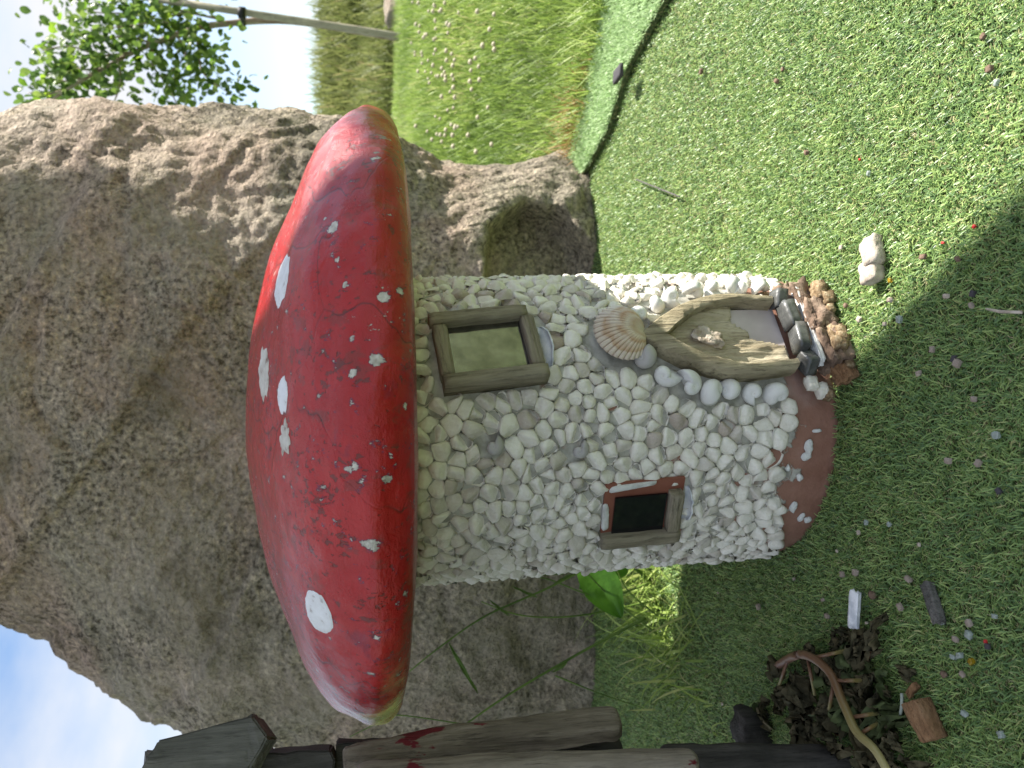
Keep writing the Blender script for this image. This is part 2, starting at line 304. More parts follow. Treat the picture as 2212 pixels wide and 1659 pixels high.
def blades(name, P, L, W, tilt0, tilt1, az, curl, rnd, mat, seg=3, taper=.35):
    n = len(P); s = L / seg; pos = P.copy(); pts = [pos.copy()]; dirs = []
    for k in range(seg):
        ph = tilt0 + tilt1 * (k + .5) / seg; a = az + curl * (k + .5) / seg
        d = np.stack([np.sin(ph) * np.cos(a), np.sin(ph) * np.sin(a), np.cos(ph)], 1)
        pos = pos + d * s[:, None]; pts.append(pos.copy()); dirs.append(a)
    dirs.append(dirs[-1])
    Vs = []
    for k in range(seg + 1):
        wv = W * (1 - (1 - taper) * (k / seg) ** 2) * .5
        side = np.stack([-np.sin(dirs[k]), np.cos(dirs[k]), np.zeros(n)], 1) * wv[:, None]
        Vs += [pts[k] - side, pts[k] + side]
    A = np.stack(Vs, 1).reshape(-1, 3); nv = 2 * (seg + 1)
    b = (np.arange(n) * nv)[:, None, None]
    q = np.array([[2 * k, 2 * k + 1, 2 * k + 3, 2 * k + 2] for k in range(seg)])[None]
    me = np_mesh(name, A, (b + q).reshape(-1, 4), mat, {'rnd': np.repeat(rnd, nv)})
    return link(name, me)

STEMC = Vector((-.033, 0, 0))
def turf_zone(name, x0, x1, y0, y1, dens, lo, hi, wlo, whi, seg):
    n = int((x1 - x0) * (y1 - y0) * dens)
    x = rng.uniform(x0, x1, n); y = rng.uniform(y0, y1, n)
    keep = ((x - STEMC.x) ** 2 + y ** 2 > .149 ** 2)
    # the boulder covers its own footprint; the pale strip lies on top at the right
    keep &= ~((y > .66) & (x < .47) & (x > -.7))
    x, y = x[keep], y[keep]; n = len(x)
    cl = .5 * (np.sin(x * 23 + 3 * np.sin(y * 17)) * np.sin(y * 29 + 2 * np.sin(x * 13)) + np.sin(x * 61 + y * 47))
    rnd = np.clip(rng.beta(1.8, 2.2, n) * .82 + .06 * cl, 0, .77)
    straw = rng.random(n) < .20; rnd[straw] = rng.uniform(.78, 1, straw.sum())
    P = np.stack([x, y, np.full(n, .0005)], 1)
    L = rng.uniform(lo, hi, n); L[straw] *= .75
    W = rng.uniform(wlo, whi, n); W[straw] *= .55
    t0 = rng.uniform(.30, 1.15, n); t1 = rng.uniform(.1, 1.2, n); t0[straw] += .45
    o = blades(name, P, L, W, t0, t1, rng.uniform(0, 6.283, n), rng.normal(0, 1.0, n), rnd, M['turf'], seg)
    return o
tz = turf_zone('turf_blades', -.44, .48, -.42, .06, 430000, .0042, .0085, .0008, .0013, 2)
tag(tz, 'curly green plastic grass blades of the turf', 'turf', kind='stuff')
tz = turf_zone('turf_blades', -.90, .70, .06, .68, 200000, .0045, .009, .0010, .0016, 2)
tag(tz, 'green plastic grass blades of the turf beside the boulder', 'turf', kind='stuff')

for zi, (zx0, zx1, zy0, zy1) in enumerate([(-1.9, -.44, -1.9, .06), (.48, 1.5, -1.9, .06), (-.44, .48, -1.9, -.42), (-1.9, -.90, .06, 1.3)]):
    tz = turf_zone('turf_blades', zx0, zx1, zy0, zy1, 22000, .008, .014, .003, .005, 1)
    tag(tz, ['green plastic turf blades around the log hut', 'green plastic turf blades under the added shade screen', 'green plastic turf blades in front of the toadstool house', 'green plastic turf blades left of the boulder'][zi], 'turf', kind='stuff')
# pale raised turf strip at the foot of the bank
edge_near = [(.62, -.15), (.575, .07), (.540, .243), (.512, .41), (.449, .515), (.42, .66), (.41, .95)]
edge_far = [(1.02, .05), (.88, .24), (.76, .38), (.664, .488), (.581, .577), (.486, .70), (.44, 1.0)]
V = []; Fc = []
for i, (a, b) in enumerate(zip(edge_near, edge_far)):
    a = Vector((*a, .012)); b = Vector((*b, .022))
    V += [Vector((a.x, a.y, .004)), a, a.lerp(b, .5) + Vector((0, 0, .004)), b, Vector((b.x, b.y, -.02))]
for i in range(len(edge_near) - 1):
    for k in range(4): Fc.append((i * 5 + k, i * 5 + k + 1, i * 5 + 6 + k, i * 5 + 5 + k))
tag(obj('turf_strip', V, Fc, M['backing']), 'raised strip of pale green turf at foot of the meadow bank', 'turf strip', kind='structure')
n = 42000; u = rng.uniform(0, len(edge_near) - 1.001, n); v = rng.uniform(0, 1, n); i = u.astype(int); f = (u - i)[:, None]
A = np.array(edge_near); B = np.array(edge_far); a = A[i] * (1 - f) + A[i + 1] * f; b = B[i] * (1 - f) + B[i + 1] * f
xy = a * (1 - v[:, None]) + b * v[:, None]
P = np.concatenate([xy, (.011 + .009 * v + .004 * np.sin(v * 3.14))[:, None]], 1)
o = blades('strip_blades', P, rng.uniform(.008, .016, n), rng.uniform(.0012, .002, n), rng.uniform(.2, 1.1, n), rng.uniform(0, .8, n), rng.uniform(0, 6.28, n), rng.normal(0, .4, n), rng.beta(2, 2, n), M['strip'], 2)
tag(o, 'pale green plastic blades on the raised turf strip', 'turf', kind='stuff')

# meadow bank grass
def meadow(name, x0, x1, y0, y1, n, lo, hi, wlo, whi, mat, label, seg=3, mask=None, tl=.5, bias=0):
    x = rng.uniform(x0, x1, n); y = y0 + (y1 - y0) * rng.uniform(0, 1, n) ** 1.15
    if mask is not None:
        k = mask(x, y); x, y = x[k], y[k]; n = len(x)
    z = np.array([terrain(a, b) for a, b in zip(x, y)]) - .004
    cl = np.array([noise.noise(Vector((a * 2.2, b * 2.2, 5))) for a, b in zip(x, y)])
    hcl = np.array([noise.noise(Vector((a * 1.1, b * 1.1, 9))) for a, b in zip(x, y)])
    L = rng.uniform(lo, hi, n) * (1 + .45 * hcl)
    o = blades(name, np.stack([x, y, z], 1), L, rng.uniform(wlo, whi, n), rng.uniform(.02, tl, n), rng.uniform(.1, 1.1, n), rng.uniform(0, 6.28, n), rng.normal(0, .3, n), np.clip(rng.beta(2, 2.6, n) + .3 * cl + bias, 0, 1), mat, seg, .15)
    return tag(o, label, 'grass', kind='stuff')
behind = lambda x, y: ~((x < .50 + .04 * y) & (y < 1.25) & (y > .66)) & (x > .46 + (y - .8) * .02) & (y > .74 - 1.05 * (x - .47))
meadow('meadow_grass', .3, 2.6, .20, 3.4, 90000, .03, .085, .002, .0042, M['meadow'], 'lush green meadow grass with clover on the bank', 3, behind)
meadow('meadow_grass', -4, 4, 3.2, 5.6, 26000, .03, .07, .006, .012, M['meadow'], 'green meadow grass on the crest of the bank', 2, None, .6, .06)
lip = lambda x, y: (abs(y - (.74 - 1.05 * (x - .47))) < .10) & (x > .50)
meadow('bank_fringe_grass', .44, 1.3, .0, 1.0, 26000, .06, .15, .0022, .004, M['meadow'], 'long drooping grass hanging over the edge of the bank', 4, lip, 1.0, -.08)
lipd = lambda x, y: (abs(y - (.75 - 1.05 * (x - .47))) < .07) & (x > .44) & (x < .60)
meadow('dry_grass', .42, .66, .4, 1.0, 4200, .05, .13, .002, .0035, M['dry'], 'dry straw coloured grass beside the granite boulder', 4, lipd, 1.2)
meadow('far_bank_grass', -6, 6.5, 5.2, 7.8, 42000, .10, .34, .010, .022, M['hedge'], 'olive and brown rough grass growing on the far bank', 3, None, .5)

# clover heads
bm = bmesh.new(); bmesh.ops.create_icosphere(bm, subdivisions=2, radius=1)
for v in bm.verts: v.co *= 1 + .22 * noise.noise(v.co * 6)
clover_me = bpy.data.meshes.new('clover_flower'); bm.to_mesh(clover_me); bm.free(); clover_me.materials.append(M['clover'])
for i in range(95):
    if i < 38: px, py = random.uniform(915, 1090), random.uniform(5, 330)
    else: px, py = random.uniform(886, 985), random.uniform(5, 320)
    for Y in [1.0 + .03 * k for k in range(120)]:
        q = at_y(px, py, Y)
        if q.z < terrain(q.x, q.y) + .07: break
    if Y > 4.5: continue
    o = link('clover_flower', clover_me, loc=q); s = random.uniform(.005, .008) * (1 if Y < 2.4 else 1.4); o.scale = (s, s, s * .85)
    tag(o, 'small whitish clover flower head among the meadow grass', 'flower', 'clover flowers on the bank')

# ------------------------------------------------------------------ boulder
outl = [(0, 255), (100, 235), (300, 238), (440, 242), (600, 250), (740, 264), (870, 312), (960, 337), (1040, 346), (1120, 340), (1180, 325), (1240, 306), (1300, 312), (1360, 330)]
lft = [(1400, 1480), (1280, 1560), (1000, 1640), (850, 1640), (700, 1612), (600, 1592), (520, 1606), (450, 1592), (390, 1546), (330, 1536), (250, 1482), (180, 1432), (120, 1376), (60, 1356), (0, 1326)]
YB = .85
poly = [at_y(px, py, YB if px < 900 else YB - .07) for px, py in outl] + [Vector((.1, YB, -.14)), Vector((-.3, YB, -.14))] + [at_y(px, py, YB) for px, py in lft]
poly += [Vector((-.36, YB, 1.30)), Vector((-.18, YB, 1.42)), Vector((.05, YB, 1.46)), Vector((.28, YB, 1.42)), Vector((.44, YB, 1.30))]
BC = Vector((-.06, YB, .58))
pa = sorted(((math.atan2(p.z - BC.z, p.x - BC.x), math.hypot(p.x - BC.x, p.z - BC.z)) for p in poly))
pa = [(pa[-1][0] - 2 * math.pi, pa[-1][1])] + pa + [(pa[0][0] + 2 * math.pi, pa[0][1])]
def rock_front(x, z, r):
    """how far the boulder's face stands in front of its middle plane"""
    t = .30 * (1 - r ** 3.4) ** .62 if r < 1 else 0
    t -= .10 * sstep(.35, 1.2, z) * (1 - r)                       # leans back a little at the top
    return t
NA, NR = 420, 130
V = []; Fc = []
rec = [at_y(px, py, .55) for px, py in [(1062, 600), (1075, 500), (1110, 440), (1160, 415), (1230, 440), (1290, 500), (1300, 600)]]
rx0 = .155
def recess(x, z):
    """hollow low on the right: a ledge above and a buttress to the right of it"""
    top = .218 + .016 * noise.noise(Vector((x * 13, 1, 3))) + .007 * noise.noise(Vector((x * 40, 1, 3)))
    right = interp([(.0, .25), (.03, .28), (.08, .325), (.13, .342), (.19, .30), (.24, .262)], z) + .012 * noise.noise(Vector((z * 22, 4, 1))) + .005 * noise.noise(Vector((z * 60, 4, 1)))
    a = sstep(top + .010, top - .014, z) * sstep(right + .012, right - .016, x) * sstep(-.03, .05, z) * sstep(-.25, -.05, x)
    return .105 * a
for side in (0, 1):
    base = len(V)
    for j in range(NR + 1):
        r = (j / NR) ** .8
        for i in range(NA):
            a = -math.pi + 2 * math.pi * i / NA
            rad = interp(pa, a) * r
            x = BC.x + rad * math.cos(a); z = BC.z + rad * math.sin(a)
            f = rock_front(x, z, r)
            p = Vector((x, YB - f if side == 0 else YB + .8 * f + .02, z))
            q = p * 1.0 if side == 0 else p + Vector((0, 3, 0))
            edge = 1 - .75 * sstep(.90, 1.0, r)
            big = noise.noise(q * 2.4) * .038
            # planes: broad facets from a cell noise, plus diagonal ledges
            d1 = abs(noise.noise(q * 3.7 + Vector((4, 0, 2)))); ridged = (.5 - d1) * .024
            s = fbm(q * 9, 5, 2.1, .60) * .0095 + fbm(q * 42, 3, 2.2, .6) * .0050
            led = .014 * sstep(-.02, .02, noise.noise(Vector((x * 1.8 + z * 2.6, y0 if False else .3, x - z))) )
            cz = noise.noise(q * 2.3 + Vector((7, 3, 1))); cz2 = noise.noise(q * 4.1 + Vector((1, 8, 5)))
            led -= .007 * math.exp(-((cz + .05 * noise.noise(q * 17)) / .022) ** 2) + .005 * math.exp(-((cz2 + .06 * noise.noise(q * 23)) / .025) ** 2)
            dd = (big + ridged + led) * edge + s
            p.y -= dd if side == 0 else -dd
            ro = Vector((math.cos(a), 0, math.sin(a)))
            p += ro * (s * .8 + fbm(q * 20, 3) * .006) * sstep(.6, 1, r)
            if side == 0: p.y += recess(p.x, p.z) * edge
            V.append(p)
    for j in range(NR):
        for i in range(NA):
            a, b = base + j * NA + i, base + j * NA + (i + 1) % NA
            c, d = b + NA, a + NA
            Fc.append((a, b, c, d) if side else (a, d, c, b))
n1 = (NR + 1) * NA
for i in range(NA):
    a, b = NR * NA + i, NR * NA + (i + 1) % NA
    Fc.append((a, a + n1, b + n1, b))
tag(obj('boulder', V, Fc, M['granite']), 'huge rough granite boulder standing behind the mushroom house', 'boulder')

# ------------------------------------------------------------------ mushroom house
HM = Matrix.Translation(STEMC) @ Matrix.Rotation(R_(-2), 4, 'Y'); HI = HM.inverted()
house = empty('mushroom_house'); house.matrix_world = HM
tag(house, 'toadstool fairy house with red spotted cap and white pebbled stem', 'fairy house')
LO = HI @ CAM
def lray(px, py): return (HI.to_3x3() @ ray(px, py)).normalized()
def stem_hit(px, py, R=.15):
    d = lray(px, py); A = d.x ** 2 + d.y ** 2; B = LO.x * d.x + LO.y * d.y; C = LO.x ** 2 + LO.y ** 2 - R * R
    D = B * B - A * C
    if D < 0: return None
    q = LO + d * ((-B - math.sqrt(D)) / A); return math.atan2(q.x, -q.y), q.z
def on_stem(th, z, R): return Vector((R * math.sin(th), -R * math.cos(th), z))
def stem_frame(th, z, R, roll=0.0):
    """x to the right along the wall, y inwards, z up"""
    return Matrix.Translation(on_stem(th, z, R)) @ Matrix.Rotation(th, 4, 'Z') @ Matrix.Rotation(roll, 4, 'Y')
RW = .1465; TOPZ = .385
NT = 180
V = []; Fc = []
zs = [-.004 + (TOPZ + .004) * k / 60 for k in range(61)]
for z in zs:
    for i in range(NT):
        th = 2 * math.pi * i / NT; r = RW + .0012 * noise.noise(Vector((math.sin(th) * 9, math.cos(th) * 9, z * 40)))
        V.append(on_stem(th, z, r))
for j in range(60):
    for i in range(NT): Fc.append((j * NT + i, j * NT + (i + 1) % NT, (j + 1) * NT + (i + 1) % NT, (j + 1) * NT + i))
stem = obj('stem', V, Fc, M['wall'], house); stem['label'] = 'terracotta pipe stem smeared with white mortar'

# --- cap
CAPC = Vector((.020, 0, 0)); CR = .2855
prof = [(0, .522), (.10, .5215), (.2, .519), (.32, .513), (.45, .504), (.6, .490), (.72, .4755), (.82, .4615), (.90, .446), (.955, .4300), (.985, .4165), (1.0, .4040), (.997, .3945), (.982, .3860), (.958, .3800), (.93, .3775), (.85, .3755), (.6, .3735), (.45, .3735)]
def prof_dense():
    P = []
    pts = [Vector((f * CR, z)) for f, z in prof]
    for i in range(len(pts) - 1):
        p0, p1, p2, p3 = pts[max(0, i - 1)], pts[i], pts[i + 1], pts[min(len(pts) - 1, i + 2)]
        k = 12 if i < 8 else (10 if i < 15 else 4)
        for s in range(k):
            t = s / k
            P.append(.5 * ((2 * p1) + (-p0 + p2) * t + (2 * p0 - 5 * p1 + 4 * p2 - p3) * t * t + (-p0 + 3 * p1 - 3 * p2 + p3) * t ** 3))
    P.append(pts[-1]); return P
PD = prof_dense(); NC = 640
CPV = Vector((.02, 0, .403))
CT = Matrix.Translation(CPV + Vector((0, 0, .002))) @ Matrix.Rotation(R_(1.5), 4, 'Y') @ Matrix.Translation(-CPV); CTI = CT.inverted()
V = []; Fc = []; chips = []
def cap_pt(rr, zz, th):
    q = Vector((rr * math.sin(th), -rr * math.cos(th), zz))
    rim = sstep(.70, .97, rr / CR)
    d = .0050 * noise.noise(q * 5) + .0022 * noise.noise(q * 16) + .0008 * noise.noise(q * 45)
    d += rim * (.0042 * noise.noise(Vector((math.sin(th) * 5.5, math.cos(th) * 5.5, zz * 30))) + .0016 * noise.noise(Vector((math.sin(th) * 13, math.cos(th) * 13, zz * 70 + 7))))
    n = Vector((q.x, q.y, 0)).normalized() if rr > 1e-6 else Vector((0, 0, 1))
    nn = (n * (rr / CR) ** 3 + Vector((0, 0, 1 if zz > .40 else -.3)) * (1 - .8 * rim)).normalized()
    return q + nn * d + CAPC + Vector((0, 0, .008 * math.sin(th) ** 2 * rim))
chip_px = [(810, 778, 20), (770, 1010, 22), (785, 1035, 14), (838, 1035, 18), (800, 1172, 22), (805, 1450, 14), (815, 1420, 11), (720, 488, 18), (812, 348, 20), (812, 335, 12), (828, 642, 15), (868, 625, 13), (895, 1140, 12), (882, 480, 12), (690, 855, 8), (760, 730, 9), (763, 805, 10), (884, 880, 10), (838, 1335, 9), (770, 640, 9), (820, 1300, 8), (730, 560, 8), (850, 700, 10), (780, 960, 9), (845, 985, 10), (880, 1040, 8), (835, 560, 9), (790, 1290, 8), (880, 1260, 8), (700, 470, 7), (745, 610, 8), (660, 1130, 7), (620, 1030, 8), (890, 760, 8), (800, 1390, 8), (830, 1480, 8), (590, 1330, 7)]
def cap_hit(px, py):
    d = CTI.to_3x3() @ lray(px, py); L2 = CTI @ LO
    for k in range(700):
        t = .30 + k * .001; q = L2 + d * t - CAPC; r = math.hypot(q.x, q.y)
        if r < CR:
            zt = interp([(f * CR, z) for f, z in prof[:12]], r); 
            zb = interp([(f * CR, z) for f, z in reversed(prof[11:])], r)
            if q.z < zt and q.z > zb - .002: return q + CAPC, math.atan2(q.x, -q.y), r
    return None
for px, py, r in chip_px:
    h = cap_hit(px, py)
    if h: chips.append((h[0], r * (h[0] - CTI @ LO).length / FPX * 1.25))
att = []
for p in PD:
    for i in range(NC):
        th = 2 * math.pi * i / NC; q = cap_pt(p.x, p.y, th); V.append(q)
        c = 0
        if -2.0 < (th if th < math.pi else th - 2 * math.pi) < 2.0:
            for cc, cr_ in chips:
                if abs(q.x - cc.x) < cr_ and abs(q.z - cc.z) < cr_ and abs(q.y - cc.y) < cr_:
                    c = max(c, 1 - (q - cc).length / cr_)
        att.append(c * 1.0)
for j in range(len(PD) - 1):
    for i in range(NC): Fc.append((j * NC + i, (j + 1) * NC + i, (j + 1) * NC + (i + 1) % NC, j * NC + (i + 1) % NC))
cap = obj('cap', V, Fc, M['cap'], house, attrs={'chip': att}); cap.matrix_local = CT; cap['label'] = 'weathered glossy red toadstool cap with chipped paint'
# painted white spots, following the dome
ARC = [0]
for p, q in zip(PD, PD[1:]): ARC.append(ARC[-1] + (q - p).length)
def cap_at(sv, th):
    k = max(0, min(len(PD) - 2, int(np.searchsorted(ARC, sv)) - 1)); f = max(0, min(1, (sv - ARC[k]) / (ARC[k + 1] - ARC[k]))); p = PD[k].lerp(PD[k + 1], f)
    return cap_pt(p.x, p.y, th)
def spot(cx, cy, rad, mat, jag=.12, label=None, stretch=1.0):
    """a round daub of paint on the dome, its middle where the picture shows it"""
    rings, seg = 9, 44; h = cap_hit(cx, cy)
    q = h[0] - CAPC; r0 = math.hypot(q.x, q.y); th0 = math.atan2(q.x, -q.y)
    s0 = interp([(p.x, a) for p, a in zip(PD[:120], ARC)], r0); VV = []
    for k in range(rings + 1):
        for s in range(seg if k else 1):
            t = 2 * math.pi * s / seg; j = 1 + jag * noise.noise(Vector((math.cos(t) * 2.2, math.sin(t) * 2.2, cx * .1))) + jag * .7 * noise.noise(Vector((math.cos(t) * 6, math.sin(t) * 6, cy * .1)))
            d = rad * k / rings * j; sv, th = s0 + d * .72 * math.cos(t), th0 + d * stretch * math.sin(t) / r0
            c = cap_at(sv, th); n_ = (cap_at(sv + .004, th) - cap_at(sv - .004, th)).cross(cap_at(sv, th - .015) - cap_at(sv, th + .015)).normalized()
            if n_.z < 0: n_ = -n_
            VV.append(c + n_ * (.0009 if k < rings else .0001))
    Fc = [(0, 1 + s, 1 + (s + 1) % seg) for s in range(seg)]
    for k in range(rings - 1):
        for s in range(seg):
            a0 = 1 + k * seg + s; a1 = 1 + k * seg + (s + 1) % seg; Fc.append((a0, a0 + seg, a1 + seg, a1))
    o = obj('white_spot', VV, Fc, mat, cap)
    if label: o['label'] = label
spot(612, 606, .0215, M['spot'], .14)
spot(611, 855, .0130, M['spot'], .18)
spot(700, 1318, .0190, M['spot'], .10)
spot(619, 945, .0105, M['spot_worn'], .55, 'chipped and flaking white spot')
spot(572, 805, .0165, M['spot_worn'], .30, 'long peeling white spot near the cap top', 1.25)

# --- pebbles, packed as cells on the unrolled wall
def uv(th, z): return th * RW, z
doorC = (R_(31), .042)
ghost = []; zones = []
def rect_zone(th0, th1, z0, z1, sk=0.0): zones.append((th0 * RW, th1 * RW, z0, z1, sk))
rect_zone(R_(15.5), R_(43.0), .264, .357, .06)
rect_zone(R_(-46), R_(-19.5), .142, .216, .02)
shells_px = [(1395, 770, .0125, 'g'), (1443, 800, .0135, 'w'), (1490, 828, .0135, 'w'), (1540, 840, .0130, 'w'), (1587, 845, .0125, 'w'), (1635, 842, .0120, 'w'), (1685, 842, .0135, 'w'),
             (1383, 672, .0110, 'w'), (1413, 648, .0120, 'w'), (1452, 632, .0125, 'w'), (1500, 622, .0125, 'w'), (1548, 616, .0125, 'w'), (1596, 614, .0125, 'w'), (1645, 613, .0120, 'w'),
             (1255, 975, .0090, 'g'), (985, 668, .0095, 'g'), (1068, 968, .0095, 'g'), (1322, 705, .001, 'x')]
discs = []
for px, py, r, k in shells_px:
    if k == 'x': continue
    h = stem_hit(px, py, .156)
    if h: discs.append((h[0] * RW, h[1], r * .80))
ck = stem_hit(1335, 720, .156); discs.append((ck[0] * RW, ck[1], .0245))
def door_w(b):
    """outer half width of the boat-shaped arch at height b above its foot"""
    H = .137; s = max(0, min(1, b / H))
    return .0415 * (1 - max(0, (s - .30) / .70) ** 2.15) * (1 - .10 * max(0, (.30 - s) / .30))
def in_zone(u, z, pad):
    for a, b, c, d, sk in zones:
        uu = u - sk * (.5 * (c + d) - z)
        if a - pad < uu < b + pad and c - pad < z < d + pad: return True
    for a, b, r in discs:
        if (u - a) ** 2 + (z - b) ** 2 < (r + pad) ** 2: return True
    b = z - doorC[1]
    if -.03 < b < .137 + pad and abs(u - doorC[0] * RW) < door_w(max(b, 0)) * 1.06 + .002 + pad: return True
    return False
def low(th):
    d = math.degrees(th)
    return interp([(-180, .004), (-75, .010), (-55, .020), (-42, .030), (-29, .047), (-13, .050), (0, .036), (10, .045), (18, .06), (44, .06), (50, .020), (60, .006), (180, .004)], d)
U = 2 * math.pi * RW
SP = .0160
pts = []; grid = {}
def key(u, z): return int(math.floor(u / SP)), int(math.floor(z / SP))
NU = int(round(U / SP)); 
prs = random.Random(11)
tries = 0
def near_ok(u, z, dmin):
    ku, kz = key(u, z)
    for a in range(ku - 2, ku + 3):
        for b in range(kz - 2, kz + 3):
            for (pu, pz, g_) in grid.get((a % NU, b), ()):
                du = abs(pu - u); du = min(du, U - du)
                if du * du + (pz - z) ** 2 < dmin * dmin: return False
    return True
def addp(u, z, g_):
    ku, kz = key(u % U, z); grid.setdefault((ku % NU, kz), []).append((u % U, z, g_)); pts.append((u % U, z, g_))
# ghosts hold the outline of whatever is not pebble
for _ in range(26000):
    u = prs.uniform(-.5 * U, .5 * U); z = prs.uniform(-.01, TOPZ + .012)
    if (in_zone(u, z, 0.0)) or z < low(u / RW) :
        if near_ok(u % U, z, .0065): addp(u, z, True)
for dm in (.0172, .0152, .0135, .0120, .0108):
    for _ in range(22000):
        u = prs.uniform(-.5 * U, .5 * U); z = prs.uniform(.002, TOPZ)
        if z < low(u / RW) + .005 or in_zone(u, z, .0040): continue
        if near_ok(u % U, z, dm * prs.uniform(.86, 1.0)): addp(u, z, False)
def cell(u, z):
    an = prs.uniform(0, 6.28); n = 12
    poly = [(.0125 * math.cos(an + 2 * math.pi * k / n), .0125 * math.sin(an + 2 * math.pi * k / n)) for k in range(n)]
    ku, kz = key(u, z)
    for a in range(ku - 3, ku + 4):
        for b in range(kz - 3, kz + 4):
            for (pu, pz, g_) in grid.get((a % NU, b), ()):
                du = pu - u
                if du > U / 2: du -= U
                if du < -U / 2: du += U
                dz = pz - z; L = du * du + dz * dz
                if L < 1e-12 or L > .026 ** 2: continue
                k = .5 if not g_ else .56
                lim = L * k; newp = []
                for i in range(len(poly)):
                    p, q = poly[i], poly[(i + 1) % len(poly)]
                    dp = p[0] * du + p[1] * dz - lim; dq = q[0] * du + q[1] * dz - lim
                    if dp <= 0: newp.append(p)
                    if dp * dq < 0:
                        t = dp / (dp - dq); newp.append((p[0] + (q[0] - p[0]) * t, p[1] + (q[1] - p[1]) * t))
                poly = newp
                if len(poly) < 3: return None
    return poly
def chaikin(p):
    o = []
    for i in range(len(p)):
        a, b = p[i], p[(i + 1) % len(p)]
        o += [(a[0] * .87 + b[0] * .13, a[1] * .87 + b[1] * .13), (a[0] * .13 + b[0] * .87, a[1] * .13 + b[1] * .87)]
    return o
def resample(p, n):
    L = [0]
    for i in range(len(p)): L.append(L[-1] + math.dist(p[i], p[(i + 1) % len(p)]))
    o = []; j = 0
    for k in range(n):
        t = L[-1] * k / n
        while L[j + 1] < t: j += 1
        f = (t - L[j]) / max(1e-9, L[j + 1] - L[j]); a, b = p[j], p[(j + 1) % len(p)]
        o.append((a[0] + (b[0] - a[0]) * f, a[1] + (b[1] - a[1]) * f))
    return o
NP_ = 14
pebs = []
for (u, z, g_) in pts:
    if g_: continue
    poly = cell(u, z)
    if not poly or len(poly) < 3: continue
    cx = sum(p[0] for p in poly) / len(poly); cy = sum(p[1] for p in poly) / len(poly)
    poly = resample(chaikin(chaikin([(p[0] - cx, p[1] - cy) for p in poly])), NP_)
    area = abs(sum(poly[i][0] * poly[(i + 1) % NP_][1] - poly[(i + 1) % NP_][0] * poly[i][1] for i in range(NP_))) / 2
    if area < 1.6e-5: continue
    sh = prs.uniform(.98, 1.06); rad = math.sqrt(area / math.pi)
    H = rad * prs.uniform(.70, 1.05); tx, ty = prs.gauss(0, .22), prs.gauss(0, .22)
    fx, fy, fc = prs.gauss(0, .55), prs.gauss(0, .55), H * prs.uniform(.62, .95)
    gx, gy, gc = prs.gauss(0, .9), prs.gauss(0, .9), H * prs.uniform(.75, 1.05)
    th0 = (u + cx) / RW; zc = z + cy
    org = on_stem(th0, zc, RW)
    Vp = []; ts = prs.random()
    tint = prs.random(); tint = tint * .62 if prs.random() < .78 else prs.uniform(.66, 1)
    if prs.random() < .5 and tint > .9: tint = .78
    rings = [(.93, -.10), (1.0, .30), (.93, .62), (.68, .92), (.34, 1.02)]
    for s, hh in rings:
        for k, (a, b) in enumerate(poly):
            jj = 1 + .07 * noise.noise(Vector((a * 300, b * 300, hh * 3 + ts * 50)))
            aa, bb = a * s * sh * jj, b * s * sh * jj
            h = hh * H + (tx * aa + ty * bb) * (1 if hh > 0 else 0)
            if hh > .5: h = min(h, fc + fx * aa + fy * bb, gc + gx * aa + gy * bb)
            h = max(h, -.003)
            Vp.append(on_stem(th0 + aa / RW, zc + bb, RW + h) - org)
    h = min(H * 1.04, fc, gc); Vp.append(on_stem(th0, zc, RW + h) - org)
    Fp = []
    for j in range(len(rings) - 1):
        for k in range(NP_): Fp.append((j * NP_ + k, j * NP_ + (k + 1) % NP_, (j + 1) * NP_ + (k + 1) % NP_, (j + 1) * NP_ + k))
    t0 = (len(rings) - 1) * NP_
    for k in range(NP_): Fp.append((t0 + k, t0 + (k + 1) % NP_, t0 + NP_))
    wpos = HM @ org; nrm = HM.to_3x3() @ Vector((math.sin(th0), -math.cos(th0), 0)); vd = CAM - wpos
    show = area * max(0, nrm.dot(vd.normalized())) / vd.length_squared
    pebs.append((show, org, Vp, Fp, tint))
pebs.sort(key=lambda p: -p[0])
for show, org, Vp, Fp, tint in pebs[:300]:
    obj('pebble', Vp, Fp, M['pebble'], stem, org, attrs={'tint': [tint] * len(Vp)})
V = []; Fc = []; at = []
for show, org, Vp, Fp, tint in pebs[300:]:
    b = len(V); V += [v + org for v in Vp]; Fc += [tuple(i + b for i in f) for f in Fp]; at += [tint] * len(Vp)
o = obj('small_pebbles', V, Fc, M['pebble'], stem, attrs={'tint': at}); o['kind'] = 'stuff'

# --- shells
def snail(mat, turns=3.0, seg=18, per=22):
    V = []; Fc = []; T = []
    n = int(turns * per)
    for i in range(n + 1):
        t = i / n; a = turns * 2 * math.pi * t; g_ = math.exp(1.02 * (t - 1) * turns)
        R0 = .40 * g_; rr = .60 * g_; zc = .62 * (1 - g_)
        for k in range(seg):
            ph = 2 * math.pi * k / seg
            r = R0 + rr * math.cos(ph); V.append(Vector((r * math.cos(a), r * math.sin(a), zc + rr * 1.12 * math.sin(ph)))); T.append(t)
    for i in range(n):
        for k in range(seg): Fc.append((i * seg + k, i * seg + (k + 1) % seg, (i + 1) * seg + (k + 1) % seg, (i + 1) * seg + k))
    Fc.append(tuple(n * seg + k for k in range(seg)))
    return mesh('snail_shell', V, Fc, mat, True, {'t': T})
sw, sg = snail(M['shell']), snail(M['shell_grey'])
srs = random.Random(3)
